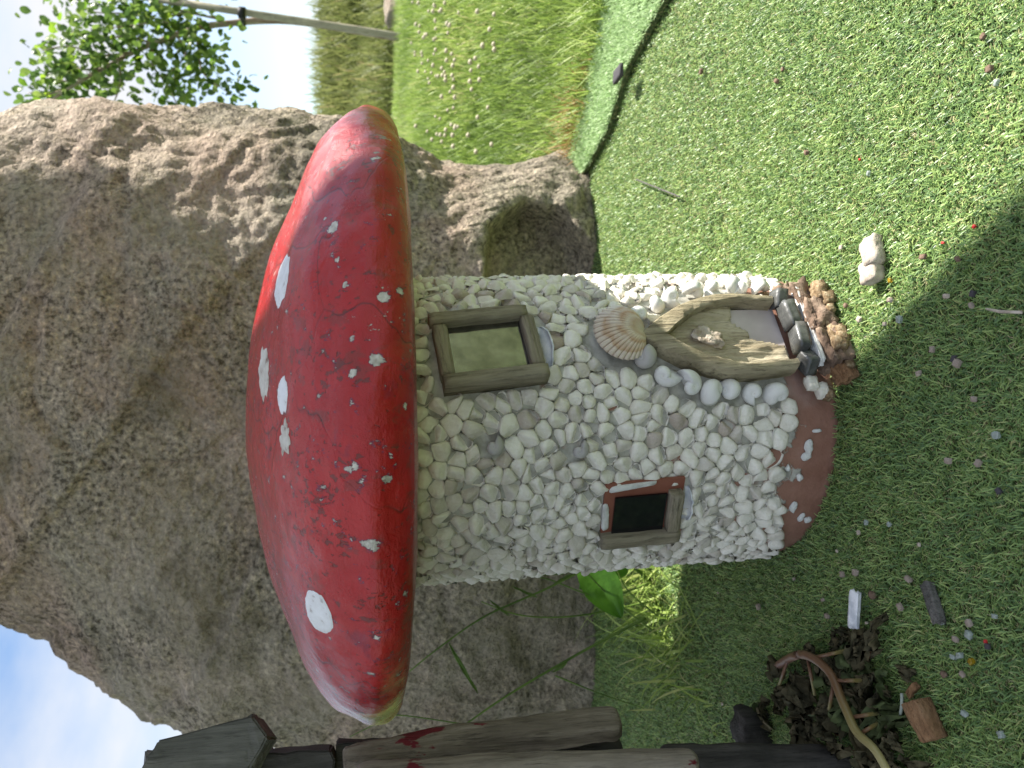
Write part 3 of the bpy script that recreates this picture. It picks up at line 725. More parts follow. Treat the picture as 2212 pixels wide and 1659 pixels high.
for px, py, r, k in shells_px:
    if k == 'x': continue
    h = stem_hit(px, py, .157)
    if not h: continue
    o = link('snail_shell', sw if k == 'w' else sg, stem)
    tilt = srs.uniform(.5, 1.25) if r > .01 else .2
    o.matrix_local = stem_frame(h[0], h[1], RW + r * .42) @ Matrix.Rotation(R_(90), 4, 'X') @ Matrix.Rotation(srs.uniform(0, 6.28), 4, 'Z') @ Matrix.Rotation(tilt, 4, 'X') @ Matrix.Rotation(srs.uniform(0, 6.28), 4, 'Z') @ Matrix.Scale(r * 1.12, 4)
# cockle above the door
V = []; Fc = []; T = []; RB = []
na, nr = 132, 30; ribs = 25; L = .0495
for j in range(nr + 1):
    t = j / nr
    for i in range(na + 1):
        s = -1 + 2 * i / na; an = s * R_(118)
        # fan from the hinge: outline is a rounded disc tangent to the hinge
        rad = L * (math.cos(s * R_(84)) ** .55 * .93 + .07) * (1 + .018 * math.cos(s * math.pi * ribs))
        x = rad * t * math.sin(s * R_(84)) * 1.02; zf = rad * t * math.cos(s * R_(84))
        dome = .017 * (math.sin(math.pi * min(1, t * .97)) ** .62 if t > 0 else 0) * (1 - .72 * abs(s) ** 3) * (1 - .25 * t)
        rib = math.cos(s * math.pi * ribs)
        y = -(dome + .0011 * rib * t ** .8) - .002
        V.append(Vector((x, y, zf - L * .5))); T.append(t); RB.append(max(0, -rib) * .8)
for j in range(nr):
    for i in range(na): a = j * (na + 1) + i; Fc.append((a, a + 1, a + na + 2, a + na + 1))
o = obj('cockle_shell', V, Fc, M['cockle'], stem, attrs={'t': T, 'rib': RB}); o['label'] = 'ribbed tan and white cockle shell above the door arch'
o.matrix_local = stem_frame(ck[0], ck[1] - .001, RW + .006, R_(4)) @ Matrix.Scale(.90, 4)
sd = o.modifiers.new('s', 'SOLIDIFY'); sd.thickness = .0012; sd.offset = 1

# --- beam helper in a wall frame
def beam(name, p0, p1, w, d, mat, parent, frame, wob=.0006, seed=0, n=14, label=None):
    """a worn wooden bar from p0 to p1 (x,z in the frame), width w, standing d proud of the frame plane"""
    p0, p1 = Vector(p0), Vector(p1); ax = (p1 - p0); Ln = ax.length; ax.normalize(); sd_ = Vector((-ax.y, ax.x))
    loop = []
    bev = min(w, d) * .14
    base = [(-w / 2 + bev, -d), (w / 2 - bev, -d), (w / 2, -d + bev), (w / 2, 0.004), (-w / 2, 0.004), (-w / 2, -d + bev)]
    ring = []
    for a, b in zip(base, base[1:] + base[:1]):
        ring.append(a); ring.append(((a[0] + b[0]) / 2, (a[1] + b[1]) / 2))
    V = []; Fc = []; m_ = len(ring)
    for i in range(n + 1):
        t = i / n; c = p0.lerp(p1, t)
        ss = 1 if 0 < i < n else .94
        for (a, b) in ring:
            q = Vector((c.x * 60 + seed, a * 300 + b * 200, c.y * 60)); k = noise.noise(q) * wob
            s = c + sd_ * (a * ss + k); V.append(Vector((s.x, b * (1 if b > 0 else ss) + noise.noise(q * 1.7) * wob, s.y)))
    for i in range(n):
        for k in range(m_): Fc.append((i * m_ + k, i * m_ + (k + 1) % m_, (i + 1) * m_ + (k + 1) % m_, (i + 1) * m_ + k))
    Fc.append(tuple(range(m_))[::-1]); Fc.append(tuple(n * m_ + k for k in range(m_)))
    o = obj(name, V, Fc, mat, parent, smooth=True)
    for p in o.data.polygons: p.use_smooth = len(p.vertices) == 4
    if frame is not None: o.matrix_local = frame
    if label: o['label'] = label
    return o
def pane(name, w, h, mat, parent, frame, t=.002):
    bm = bmesh.new(); bmesh.ops.create_cube(bm, size=1)
    for v in bm.verts: v.co = Vector((v.co.x * w, v.co.y * t, v.co.z * h))
    o = bm_obj(name, bm, mat, parent); o.matrix_local = frame; return o
# upper window
F1 = stem_frame(R_(29.4), .311, RW * .985, R_(-5.2))
w1 = pane('window', .058, .078, M['mirror'], house, F1 @ Matrix.Translation((0, -.0045, 0))); w1['label'] = 'upper window with mirror-like pane in driftwood frame'
I = Matrix.Translation((0, .0045, 0))
hw, hh = .0305, .0405
beam('frame_bar', (-hw, -hh - .004), (-hw, hh + .003), .0115, .0165, M['frame'], w1, I, seed=1)
beam('frame_bar', (hw, -hh + .002), (hw, hh + .006), .0110, .0165, M['frame'], w1, I, seed=5)
beam('frame_bar', (-hw + .0058, hh - .002), (hw - .0056, hh - .002), .0120, .0145, M['frame_h'], w1, I, seed=9)
beam('frame_bar', (-hw + .0058, -hh + .003), (hw - .0054, -hh + .003), .0115, .0150, M['frame_h'], w1, I, seed=13)
def shard(name, a, b, d, mat, parent, frame, seed):
    """a curved broken bit of mussel shell standing as a sill"""
    V = []; Fc = []; n, m_ = 14, 6
    for i in range(n + 1):
        s = -1 + 2 * i / n
        for k in range(m_ + 1):
            t = k / m_; dep = d * (1 - abs(s) ** 2.2) * (.85 + .3 * noise.noise(Vector((s * 3, t, seed))))
            V.append(Vector((s * a, -dep * t, b * math.sin(t * 1.9) * (1 - .5 * s * s) + .0012 * noise.noise(Vector((s * 6, t * 4, seed))))))
    for i in range(n):
        for k in range(m_): q = i * (m_ + 1) + k; Fc.append((q, q + 1, q + m_ + 2, q + m_ + 1))
    o = obj(name, V, Fc, mat, parent); o.matrix_local = frame; s_ = o.modifiers.new('s', 'SOLIDIFY'); s_.thickness = .0014; return o
shard('mussel_sill', .022, -.007, .015, M['mussel'], w1, Matrix.Translation((-.002, .004, -hh - .006)), 2)
# lower window, with half of its frame gone
F2 = stem_frame(R_(-30), .181, RW * .992, R_(-2))
tp = pane('window', .066, .071, M['terracotta'], house, F2 @ Matrix.Translation((.002, -.0016, -.001)), .003); tp['label'] = 'lower dark window with half its frame missing'
g2 = pane('window_pane', .040, .047, M['glass'], tp, Matrix.Translation((-.001, -.0032, .003)), .002)
beam('frame_bar', (-.0275, -.036), (-.0275, .036), .0135, .0115, M['frame'], tp, Matrix.Translation((0, .001, 0)), .0012, 21)
beam('frame_bar', (-.0205, -.0285), (.022, -.0275), .0120, .0125, M['frame_h'], tp, Matrix.Translation((0, .001, 0)), .0014, 25)
def blob(name, pts_, h, mat, parent, frame, seed=0):
    """a flat smear with a ragged edge; pts_ is its outline in the frame"""
    n = len(pts_); p = resample(chaikin(chaikin(pts_)), 26); cx = sum(a for a, b in p) / 26; cz = sum(b for a, b in p) / 26
    V = []; Fc = []
    for s, hh_ in ((1, .0), (.93, .7), (.6, 1.0)):
        for k, (a, b) in enumerate(p):
            j = 1 + .12 * noise.noise(Vector((a * 400, b * 400, seed)))
            V.append(Vector((cx + (a - cx) * s * j, -hh_ * h * (1 + .4 * noise.noise(Vector((a * 300, b * 300, seed + 4)))), cz + (b - cz) * s * j)))
    V.append(Vector((cx, -h, cz)))
    for j in range(2):
        for k in range(26): Fc.append((j * 26 + k, j * 26 + (k + 1) % 26, (j + 1) * 26 + (k + 1) % 26, (j + 1) * 26 + k))
    for k in range(26): Fc.append((52 + k, 52 + (k + 1) % 26, 78))
    o = obj(name, V, Fc, mat, parent); o.matrix_local = frame; return o
blob('mortar_patch', [(-.018, .029), (.012, .031), (.013, .0365), (-.017, .036)], .003, M['mortar'], tp, Matrix.Translation((0, -.0012, 0)), 3)
blob('mortar_patch', [(.024, .034), (.027, .010), (.030, -.012), (.033, -.010), (.031, .030)], .003, M['mortar'], tp, Matrix.Translation((0, -.0012, 0)), 6)
shard('mussel_sill', .020, -.006, .012, M['mussel'], tp, Matrix.Translation((.001, .002, -.0375)), 7)
# mortar left behind low on the bare pipe
for k, (px, py, a, b) in enumerate([(1745, 965, .012, .005), (1725, 1030, .005, .004), (1712, 1092, .010, .005), (1730, 1115, .008, .004), (1740, 985, .006, .006), (1762, 930, .003, .007), (1745, 1120, .005, .006), (1700, 1010, .004, .003)]):
    h = stem_hit(px, py, RW)
    if h:
        pp = [(a * math.cos(t) * prs.uniform(.5, 1), b * math.sin(t) * prs.uniform(.5, 1)) for t in [6.283 * q / 7 for q in range(7)]]
        blob('mortar_patch', pp, .0022, M['mortar'], stem, stem_frame(h[0], h[1], RW + .0008), k * 3.1)
# dark bead of slate low on the pipe
# --- door
FD = stem_frame(doorC[0], doorC[1], RW * .975)
DH = .137
# rotten back panel with a hole at the foot on the right
nb, na = 90, 44; V = []; Fc = []; ok = {}
def hole(a, b):
    q = Vector((a * 90, b * 90, 1)); e_ = .004 * noise.noise(q) + .003 * noise.noise(q * 3)
    return b < .030 + e_ + .012 * (a > .004) * min(1, (a - .004) / .01) and a > -.010 + e_ + .2 * b
for j in range(nb + 1):
    b = (DH - .014) * j / nb; W = max(.0005, door_w(b) - .0058)
    for i in range(na + 1):
        a = -W + 2 * W * i / na
        q = Vector((a * 40, b * 12, 2)); d = -.0085 + .0016 * noise.noise(q * 3) + .0012 * noise.noise(q * 8)
        # lump of lifted rot in the middle
        rl = math.hypot((a + .002) / .010, (b - .072) / .012); d -= .0050 * max(0, 1 - rl ** 2) * (1 + .6 * noise.noise(q * 9))
        V.append(Vector((a, d, b)))
for j in range(nb):
    for i in range(na):
        q = j * (na + 1) + i; c = V[q]
        if not hole(c.x, c.z): Fc.append((q, q + 1, q + na + 2, q + na + 1))
door = obj('door', V, Fc, M['panel'], house); door.matrix_local = FD; door['label'] = 'pointed arch door of driftwood with rotten panel'
s_ = door.modifiers.new('s', 'SOLIDIFY'); s_.thickness = .004; s_.offset = -1
bm = bmesh.new(); bmesh.ops.create_grid(bm, x_segments=8, y_segments=8, size=1)
for v in bm.verts: v.co = Vector((v.co.x * .026 + .006, -.0058, v.co.y * .024 + .022))
m = Mat('plastered_back', .6, .3); m.color(m.ramp(m.noise(30, 3), [(.3, (.42, .36, .34)), (.7, (.60, .53, .50))])); M['plaster'] = m.m
bm_obj('backing_plate', bm, M['plaster'], door)
for s in (-1, 1):
    V = []; Fc = []; n = 60
    for j in range(n + 1):
        t = j / n; b = DH * t if s < 0 else .003 + (DH - .003) * t
        Wo = door_w(b); th_ = .0068 + .0012 * noise.noise(Vector((b * 40, s, 0)))
        Wi = max(0.0, door_w(min(DH, b * (DH / (DH - .019)))) - th_) if t < 1 else 0
        if b > DH - .019: Wi = 0
        dep = .0205 - .0030 * t ** 2 + .0008 * noise.noise(Vector((b * 60, s * 3, 2)))
        Wo = max(Wo, Wi + .0004)
        e = .0012
        # outer side flares back like a hull
        for (x, y) in [(Wo - .001, .004), (Wo + .0015, -dep * .45), (Wo, -dep + e), (Wo - min(e, (Wo - Wi) * .3), -dep), (Wi + min(e, (Wo - Wi) * .3), -dep), (Wi, -dep + e), (Wi, -.004), (Wi, .004)]:
            k = .0005 * noise.noise(Vector((x * 200, b * 150, y * 200)))
            V.append(Vector((s * (x + k), y + k, b)))
    for j in range(n):
        for k in range(8):
            f = (j * 8 + k, j * 8 + (k + 1) % 8, (j + 1) * 8 + (k + 1) % 8, (j + 1) * 8 + k); Fc.append(f if s > 0 else f[::-1])
    Fc.append(tuple(range(8))); Fc.append(tuple(n * 8 + k for k in range(8)))
    o = obj('door_jamb', V, Fc, M['boat'], door)
    for p in o.data.polygons: p.use_smooth = True
    mod = o.modifiers.new('e', 'EDGE_SPLIT'); mod.split_angle = R_(50)
# slate step
def chunk(name, size, mat, parent=None, seed=0, sub=3, rough=.22, loc=None, sharp=.0, smooth=True):
    bm = bmesh.new(); bmesh.ops.create_cube(bm, size=2); bmesh.ops.subdivide_edges(bm, edges=bm.edges[:], cuts=sub, use_grid_fill=True)
    for v in bm.verts:
        r = v.co.normalized(); c = v.co.lerp(r * 1.25, .35 - sharp * .3)
        c += r * rough * noise.noise(c * 1.3 + Vector((seed * 3.7, seed, 0))) + r * rough * .5 * noise.noise(c * 3.1 + Vector((seed, 5, seed * 2)))
        v.co = Vector((c.x * size[0] / 2, c.y * size[1] / 2, c.z * size[2] / 2))
    return bm_obj(name, bm, mat, parent, loc, smooth)
o = chunk('rot_lump', (.014, .007, .024), M['rot'], door, 61, 7, .6, None, .3); o.matrix_local = Matrix.Translation((-.001, -.0105, .072)) @ Matrix.Rotation(R_(25), 4, 'Y')
for k, (x, wd, y, zz) in enumerate([(-.0345, .018, -.0205, -.0085), (-.0125, .026, -.0250, -.0065), (.0130, .025, -.0245, -.005), (.0345, .017, -.0200, -.0035)]):
    o = chunk('slate_tile', (wd, .017, .0105), M['slate'], door, k + 2, 3, .10, None, .9)
    o.matrix_local = Matrix.Translation((x, y + .002, zz)) @ Matrix.Rotation(R_(8 if k % 2 else -6), 4, 'Y') @ Matrix.Rotation(R_([24, 5, -6, -24][k]), 4, 'Z')
o = chunk('sill_strip', (.078, .012, .0045), M['mortar'], door, 12, 6, .12, None, .9); o.matrix_local = Matrix.Translation((-.001, -.0245, -.0165))
# rotten bark step under the slate, and foam squeezed out beside it
for k, (x, y, zz, sx, sy, sz, mt) in enumerate([(.030, -.024, -.026, .034, .024, .022, 'bark'), (.004, -.031, -.028, .036, .024, .024, 'bark'), (-.026, -.032, -.031, .034, .024, .022, 'bark'),
        (-.047, -.030, -.036, .020, .018, .013, 'chunk'), (.047, -.012, -.020, .018, .020, .020, 'bark')]):
    o = chunk('bark_step', (sx, sy, sz), M[mt], door, k + 20, 9, .62, None, .6); o.matrix_local = Matrix.Translation((x, y + .007, zz)) @ Matrix.Rotation(R_(prs.uniform(-14, 14)), 4, 'Y')
for k in range(26):
    x = prs.uniform(-.070, .040); o = chunk('foam_lump', [prs.uniform(.006, .013)] * 3, M['foam'], door, k + 50, 2, .5)
    dy = x * x / (2 * .15); o.matrix_local = Matrix.Translation((x, -.012 - (.022 if x > -.045 else .002) + dy * .6 + prs.uniform(-.004, .004), -.037 + prs.uniform(-.003, .006) + .008 * (x < -.055)))
for x, y, zz, s_ in [(-.058, -.008, -.020, .011), (-.052, -.011, -.010, .010)]:
    o = chunk('step_stone', (s_ * 1.2, s_ * .8, s_), M['pebble'], door, int(x * -1000), 3, .25); o.matrix_local = Matrix.Translation((x, y, zz))

# ------------------------------------------------------------------ wooden hut at the left
def tube(name, path, radii, mat, parent=None, seg=10, wob=0.0, seed=0, tatt=False, closed=True, label=None, loc=None):
    V = []; Fc = []; T = []; n = len(path); up = Vector((.3, -.9, .2)).normalized()
    for i, p in enumerate(path):
        d = (path[min(n - 1, i + 1)] - path[max(0, i - 1)]).normalized()
        a = d.cross(up)
        if a.length < .1: a = d.cross(Vector((1, 0, 0)))
        a.normalize(); b = d.cross(a)
        for k in range(seg):
            t = 2 * math.pi * k / seg; rr = radii[i]
            q = Vector((math.cos(t) * 1.3, math.sin(t) * 1.3, i * .18)) + Vector((seed, seed * 2, 0))
            rr *= 1 + wob * (noise.noise(q) + .5 * noise.noise(q * 2.7))
            V.append(p + (a * math.cos(t) + b * math.sin(t)) * rr); T.append(i / (n - 1))
    for i in range(n - 1):
        for k in range(seg): Fc.append((i * seg + k, i * seg + (k + 1) % seg, (i + 1) * seg + (k + 1) % seg, (i + 1) * seg + k))
    if closed: Fc.append(tuple(range(seg))[::-1]); Fc.append(tuple((n - 1) * seg + k for k in range(seg)))
    o = obj(name, V, Fc, mat, parent, loc, True, {'t': T} if tatt else None)
    if label: o['label'] = label
    return o
def spath(pts_, n):
    """smooth path through points"""
    P = []; m_ = len(pts_)
    for i in range(m_ - 1):
        p0, p1, p2, p3 = pts_[max(0, i - 1)], pts_[i], pts_[i + 1], pts_[min(m_ - 1, i + 2)]
        for s in range(n):
            t = s / n; P.append(.5 * ((2 * p1) + (-p0 + p2) * t + (2 * p0 - 5 * p1 + 4 * p2 - p3) * t * t + (-p0 + 3 * p1 - 3 * p2 + p3) * t ** 3))
    P.append(pts_[-1]); return P
hut0 = Vector((-.34, -.17, 0)); hut = empty('wooden_hut', hut0)
tag(hut, 'dark driftwood log hut with flaking red paint beside the toadstool house', 'hut')
def hp(px, py, Y): return at_y(px, py, Y) - hut0
def log(pxs, Y, r, mat, seed, label=None, taper=.06):
    pts_ = [hp(a, b, Y) for a, b in pxs]; P = spath(pts_, 14)
    n = len(P); rr = [r * (1 - taper * i / n) * (1 if 1 < i < n - 2 else (.80 if i in (0, n - 1) else .95)) for i in range(n)]
    return tube('log', P, rr, mat, hut, 20, .16, seed, label=label)
log([(745, 1655), (900, 1622), (1120, 1588), (1335, 1562)], -.205, .0135, M['log'], 3, 'dark grey log with flakes of crimson paint')
log([(770, 1690), (1000, 1672), (1250, 1658), (1500, 1652)], -.235, .0120, M['log2'], 8, 'pale bleached log with a red painted end')
log([(1430, 1655), (1600, 1648), (1845, 1655)], -.160, .0165, M['dark'], 14, 'blackened base log standing on the turf')
log([(900, 1665), (1200, 1640), (1340, 1625)], -.185, .0130, M['dark'], 19)
# boards and roof planks
def plank(name, pts_, th, mat, Y, label=None):
    """board whose visible face has these corners; runs back by th"""
    A = [hp(a, b, Y) for a, b in pts_]; B = [p + th for p in A]; n = len(A)
    bm = bmesh.new(); a = [bm.verts.new(p) for p in A]; b = [bm.verts.new(p) for p in B]
    bm.faces.new(a); bm.faces.new(b[::-1])
    for i in range(n): bm.faces.new((a[i], b[i], b[(i + 1) % n], a[(i + 1) % n]))
    bmesh.ops.recalc_face_normals(bm, faces=bm.faces); bmesh.ops.bevel(bm, geom=bm.edges[:], offset=.0012, segments=2, affect='EDGES')
    bmesh.ops.triangulate(bm, faces=[f for f in bm.faces if len(f.verts) > 4])
    bmesh.ops.subdivide_edges(bm, edges=[e for e in bm.edges if e.calc_length() > .02], cuts=4, use_grid_fill=True)
    for v in bm.verts: v.co += Vector((1, 1, 1)) * .0012 * noise.noise(v.co * 70) + Vector((0, 0, .0008)) * noise.noise(v.co * 160)
    o = bm_obj(name, bm, mat, hut)
    if label: o['label'] = label
    return o
plank('roof_plank', [(300, 1668), (338, 1598), (545, 1545), (577, 1592), (520, 1700), (420, 1740)], Vector((-.012, .022, -.004)), M['roofwood'], -.21, 'thick slanting grey roof plank')
plank('roof_plank', [(520, 1556), (546, 1540), (585, 1620), (560, 1640)], Vector((-.01, .02, .0)), M['roofwood'], -.16)
plank('wall_board', [(548, 1630), (712, 1618), (722, 1640), (716, 1720), (560, 1720)], Vector((-.01, .03, 0)), M['dark'], -.19)
plank('wall_board', [(724, 1606), (862, 1604), (862, 1720), (724, 1720)], Vector((-.01, .03, 0)), M['dark'], -.17)
for k in range(7):      # the rest of the hut, beyond the edge of the picture
    x = -.04 - .030 * k
    tube('log', [Vector((x + .004 * math.sin(z * 30 + k), -.02 + .012 * math.sin(k * 2), z)) for z in [0, .06, .12, .18, .24, .30, .36]], [.0155] * 7, M['dark' if k % 3 else 'log'], hut, 14, .15, 30 + k)
plank('roof_plank', [(330, 1690), (560, 1710), (560, 1950), (300, 1950)], Vector((0, .05, .02)), M['roofwood'], -.20)
# splintered stump piece lying by the base log
sp0 = ground(1668, 1570); o = chunk('wood_stump', (.036, .03, .034), M['dark'], None, 71, 5, .35, (sp0.x - .005, sp0.y + .012, .015), .3)
tag(o, 'splintered blackened stump of wood at foot of the log hut', 'wood stump')

# ------------------------------------------------------------------ wilted weed in the foreground
def leaf_mesh(name, L, W, mat, curl=.6, fold=.25, crumple=.0, seed=0, n=9, m_=4):
    V = []; Fc = []; p = Vector((0, 0, 0)); a = 0
    for i in range(n + 1):
        t = i / n; w_ = W * math.sin(math.pi * min(1, t * .93 + .05)) ** .8 * (1 - .25 * t)
        for k in range(-m_, m_ + 1):
            s = k / m_; q = Vector((t * 4 + seed, s * 2, seed * 2))
            V.append(Vector((p.x + crumple * noise.noise(q) , s * w_ + crumple * noise.noise(q + Vector((9, 0, 0))), p.z + abs(s) * w_ * fold + crumple * 1.6 * noise.noise(q * 1.6 + Vector((0, 7, 0))))))
        p = p + Vector((math.cos(a), 0, math.sin(a))) * (L / n); a -= curl / n
    c = 2 * m_ + 1
    for i in range(n):
        for k in range(2 * m_): q = i * c + k; Fc.append((q, q + 1, q + c + 1, q + c))
    return mesh(name, V, Fc, mat)
wp0 = ground(1960, 1640); weed = empty('wilted_weed', wp0)
tag(weed, 'wilted weed with bent brown stem and shrivelled leaves on the turf', 'plant')
def wl(px, py, h): return ground(px, py, h) - wp0
stemP = spath([wl(1672, 1450, .012), (wl(1690, 1432, .020)), wl(1735, 1414, .030), wl(1790, 1450, .030), wl(1822, 1520, .032), wl(1850, 1580, .034), wl(1890, 1620, .034), wl(1925, 1680, .032)], 8)
tube('stem', stemP, [.0036 if i < 4 else .0042 - .0012 * i / len(stemP) for i in range(len(stemP))], M['wiltstem'], weed, 10, .10, 2, True)
wr = random.Random(21)
for px, py, qx, qy in [(1760, 1420, 1830, 1405), (1745, 1425, 1760, 1500), (1800, 1470, 1870, 1470), (1835, 1550, 1900, 1540), (1800, 1480, 1790, 1540), (1700, 1430, 1680, 1490), (1850, 1590, 1900, 1560)]:
    tube('petiole', spath([wl(px, py, .026), wl((px + qx) / 2, (py + qy) / 2, .030), wl(qx, qy, .012)], 5), [.0016] * 11, M['wiltstem'], weed, 6, 0, 0, True)
wm = [leaf_mesh('withered_leaf', .030 + .005 * (k % 3), .010, M['wilt' if k != 4 else 'wiltgreen'], 1.4, .5, .007, k * 3.3) for k in range(5)] + [leaf_mesh('withered_leaf', .022, .007, M['rustleaf'], .6, .3, .003, 9)]
for k in range(95):
    c_ = wr.choice([(1720, 1500), (1790, 1440), (1840, 1500), (1870, 1590), (1900, 1600), (1770, 1560), (1700, 1470), (1830, 1430), (1900, 1470), (1740, 1590), (1800, 1640), (1870, 1410), (1700, 1540), (1760, 1620), (1930, 1640)])
    o = link('withered_leaf', wm[k % 5 if k % 19 else 5], weed)
    p = wl(c_[0] + wr.gauss(0, 26), c_[1] + wr.gauss(0, 26), wr.uniform(.005, .018))
    o.matrix_local = Matrix.Translation(p) @ Matrix.Rotation(wr.uniform(0, 6.28), 4, 'Z') @ Matrix.Rotation(wr.uniform(-.7, .5), 4, 'Y') @ Matrix.Rotation(wr.uniform(-1, 1), 4, 'X') @ Matrix.Scale(wr.uniform(.6, 1.15), 4)

# ------------------------------------------------------------------ plants behind the stem at the left
dk0 = at_y(1380, 1270, .30); dk0.z = 0; dock = empty('dock_plant', dk0)
tag(dock, 'broad leaved green dock plant between the toadstool house and boulder', 'plant')
def placed_leaf(parent, p0, a, b, W, mat, name='leaf', curl=.5, side=Vector((0, -1, 0)), seed=0, fold=.2):
    """leaf from point a to b, its face towards side"""
    ax = (b - a); L = ax.length; ax.normalize(); s = side.cross(ax).normalized(); up = ax.cross(s)
    o = link(name, leaf_mesh(name, L * 1.06, W, mat, curl, fold, .0015, seed, 12, 5), parent)
    o.matrix_local = Matrix.Translation(a - p0) @ Matrix((ax, s, up)).transposed().to_4x4(); return o
placed_leaf(dock, dk0, at_y(1258, 1205, .26), at_y(1340, 1326, .22), .030, M['dock'], curl=.3, seed=1)
placed_leaf(dock, dk0, at_y(1300, 1210, .30), at_y(1262, 1270, .28), .015, M['dock'], curl=.5, seed=4)
placed_leaf(dock, dk0, at_y(1360, 1215, .28), at_y(1318, 1250, .26), .012, M['dock'], curl=.5, seed=6)
tube('stalk', spath([Vector((0, .02, 0)), at_y(1330, 1200, .29) - dk0, at_y(1262, 1218, .26) - dk0], 6), [.0028] * 13, M['stalk'], dock, 7)
gt0 = Vector((-.36, .33, 0)); tuft = empty('grass_tuft', gt0)
tag(tuft, 'tuft of tall thin grass stalks leaning in front of the boulder', 'grass')
for pts_, Y, r in [([(1290, 1215), (1180, 1272), (1050, 1330), (950, 1398), (885, 1450)], .20, .0016), ([(1395, 1335), (1250, 1412), (1100, 1500), (1005, 1565)], .18, .0020), ([(1005, 1565), (860, 1545), (820, 1560), (755, 1592)], .20, .0009),
                   ([(1400, 1260), (1300, 1290), (1180, 1250), (1080, 1232)], .24, .0014), ([(1400, 1300), (1250, 1330), (1130, 1330), (1040, 1300)], .26, .0014), ([(1420, 1370), (1330, 1300), (1270, 1240)], .24, .0015), ([(1200, 1460), (1300, 1500), (1390, 1530)], .28, .0012), ([(1420, 1330), (1360, 1280), (1330, 1225)], .26, .0015)]:
    P = spath([at_y(a, b, Y) - gt0 for a, b in pts_], 7); n = len(P)
    tube('stalk', P, [r * (1 - .5 * i / n) for i in range(n)], M['stalk'], tuft, 6)
for a, b, Y, W in [((970, 1390), (1035, 1508), .19, .0030), ((1160, 1290), (1110, 1270), .20, .0022), ((1235, 1240), (1200, 1262), .20, .003), ((1240, 1232), (1170, 1245), .20, .003), ((1225, 1430), (1195, 1455), .18, .003), ((1100, 1330), (1060, 1300), .2, .002)]:
    placed_leaf(tuft, gt0, at_y(*a, Y), at_y(*b, Y), W, M['stalk'], 'blade', .5)
def tuft_blades(name, cx, cy, n, lo, hi, mat, label, sx=.05, sy=.04, tl=1.0):
    P = np.stack([rng.normal(cx, sx, n), rng.normal(cy, sy, n), np.zeros(n)], 1)
    o = blades(name, P, rng.uniform(lo, hi, n), rng.uniform(.002, .0045, n), rng.uniform(.1, tl, n), rng.uniform(.2, 1.3, n), rng.uniform(0, 6.28, n), rng.normal(0, .3, n), rng.beta(2, 2, n), mat, 5, .1)
    tag(o, label, 'grass', kind='stuff')
tuft_blades('ground_grass', -.30, .34, 260, .05, .13, M['meadow'], 'low green grass growing at the foot of boulder', .055, .045)
tuft_blades('ground_grass', -.36, .22, 120, .04, .11, M['meadow'], 'thin grass blades lying over the shaded turf', .05, .06, 1.3)

# ------------------------------------------------------------------ bits lying on the turf
def lay(name, px, py, size, mat, seed, label, cat, rough=.3, rotz=0, group=None, sharp=.2, h=.005):
    p = ground(px, py); o = chunk(name, size, mat, None, seed, 3, rough, (p.x, p.y, size[2] * .40 + h), sharp); o.rotation_euler = (wr.uniform(-.15, .15), wr.uniform(-.15, .15), rotz)
    return tag(o, label, cat, group)
lay('white_stone', 1906, 545, (.0165, .024, .011), M['stone'], 1, 'pointed pale cream stone on the sunlit turf', 'stone', .30, R_(-70))
lay('white_stone', 1905, 588, (.018, .017, .011), M['stone'], 5, 'rounded pale cream stone touching the pointed one on the turf', 'stone', .25, R_(20))
p = ground(1876, 1315); o = chunk('plastic_scrap', (.030, .009, .004), M['plastic'], None, 9, 4, .25, (p.x, p.y, .013), .8); o.rotation_euler = (.3, .1, R_(4)); tag(o, 'torn white plastic scrap lying on the shaded turf', 'plastic scrap')
lay('wood_chunk', 2026, 1552, (.027, .016, .014), M['chunk'], 33, 'short orange brown block of wood on the turf', 'wood', .16, R_(35), None, .8)
lay('bark_piece', 2036, 1302, (.030, .009, .006), M['roofwood'], 41, 'dark grey sliver of bark lying on the turf', 'bark', .3, R_(28), None, .5)
lay('wood_splinter', 1988, 1490, (.016, .005, .004), M['chunk'], 44, 'thin brown wood splinter beside the wilted weed', 'wood', .2, R_(-40), None, .7)
p = ground(2195, 667); tag(tube('straw_stalk', [Vector((p.x - .004, p.y - .016, .011)), Vector((p.x - .002, p.y, .012)), Vector((p.x + .001, p.y + .012, .011))], [.0010, .0011, .0007], M['stone'], None, 6), 'dry pale straw stalk on the turf', 'straw')
p0, p1, p2 = ground(1375, 388, .012), ground(1468, 425, .012), ground(1480, 400, .012); tag(tube('twig', spath([p0, p1.lerp(p0, .5), p1], 4), [.0012] * 9, M['roofwood'], None, 6), 'thin dark twig on sunny turf near the boulder', 'twig')
p0, p1, p2 = ground(1905, 1560, .012), ground(1950, 1470, .014), ground(1890, 1440, .010)
p = [ground(1935, 1600 - 8 * k, .012) for k in range(4)]
tag(tube('green_straw', [ground(1948, 1498, .014), ground(1948, 1522, .014), ground(1944, 1548, .012)], [.0012] * 3, M['greystalk'], None, 6), 'pale grey green stalk lying across the wilted weed', 'stalk')
gl = [(1935, 648), (2160, 180), (1825, 1130), (1850, 1134), (1955, 850)]
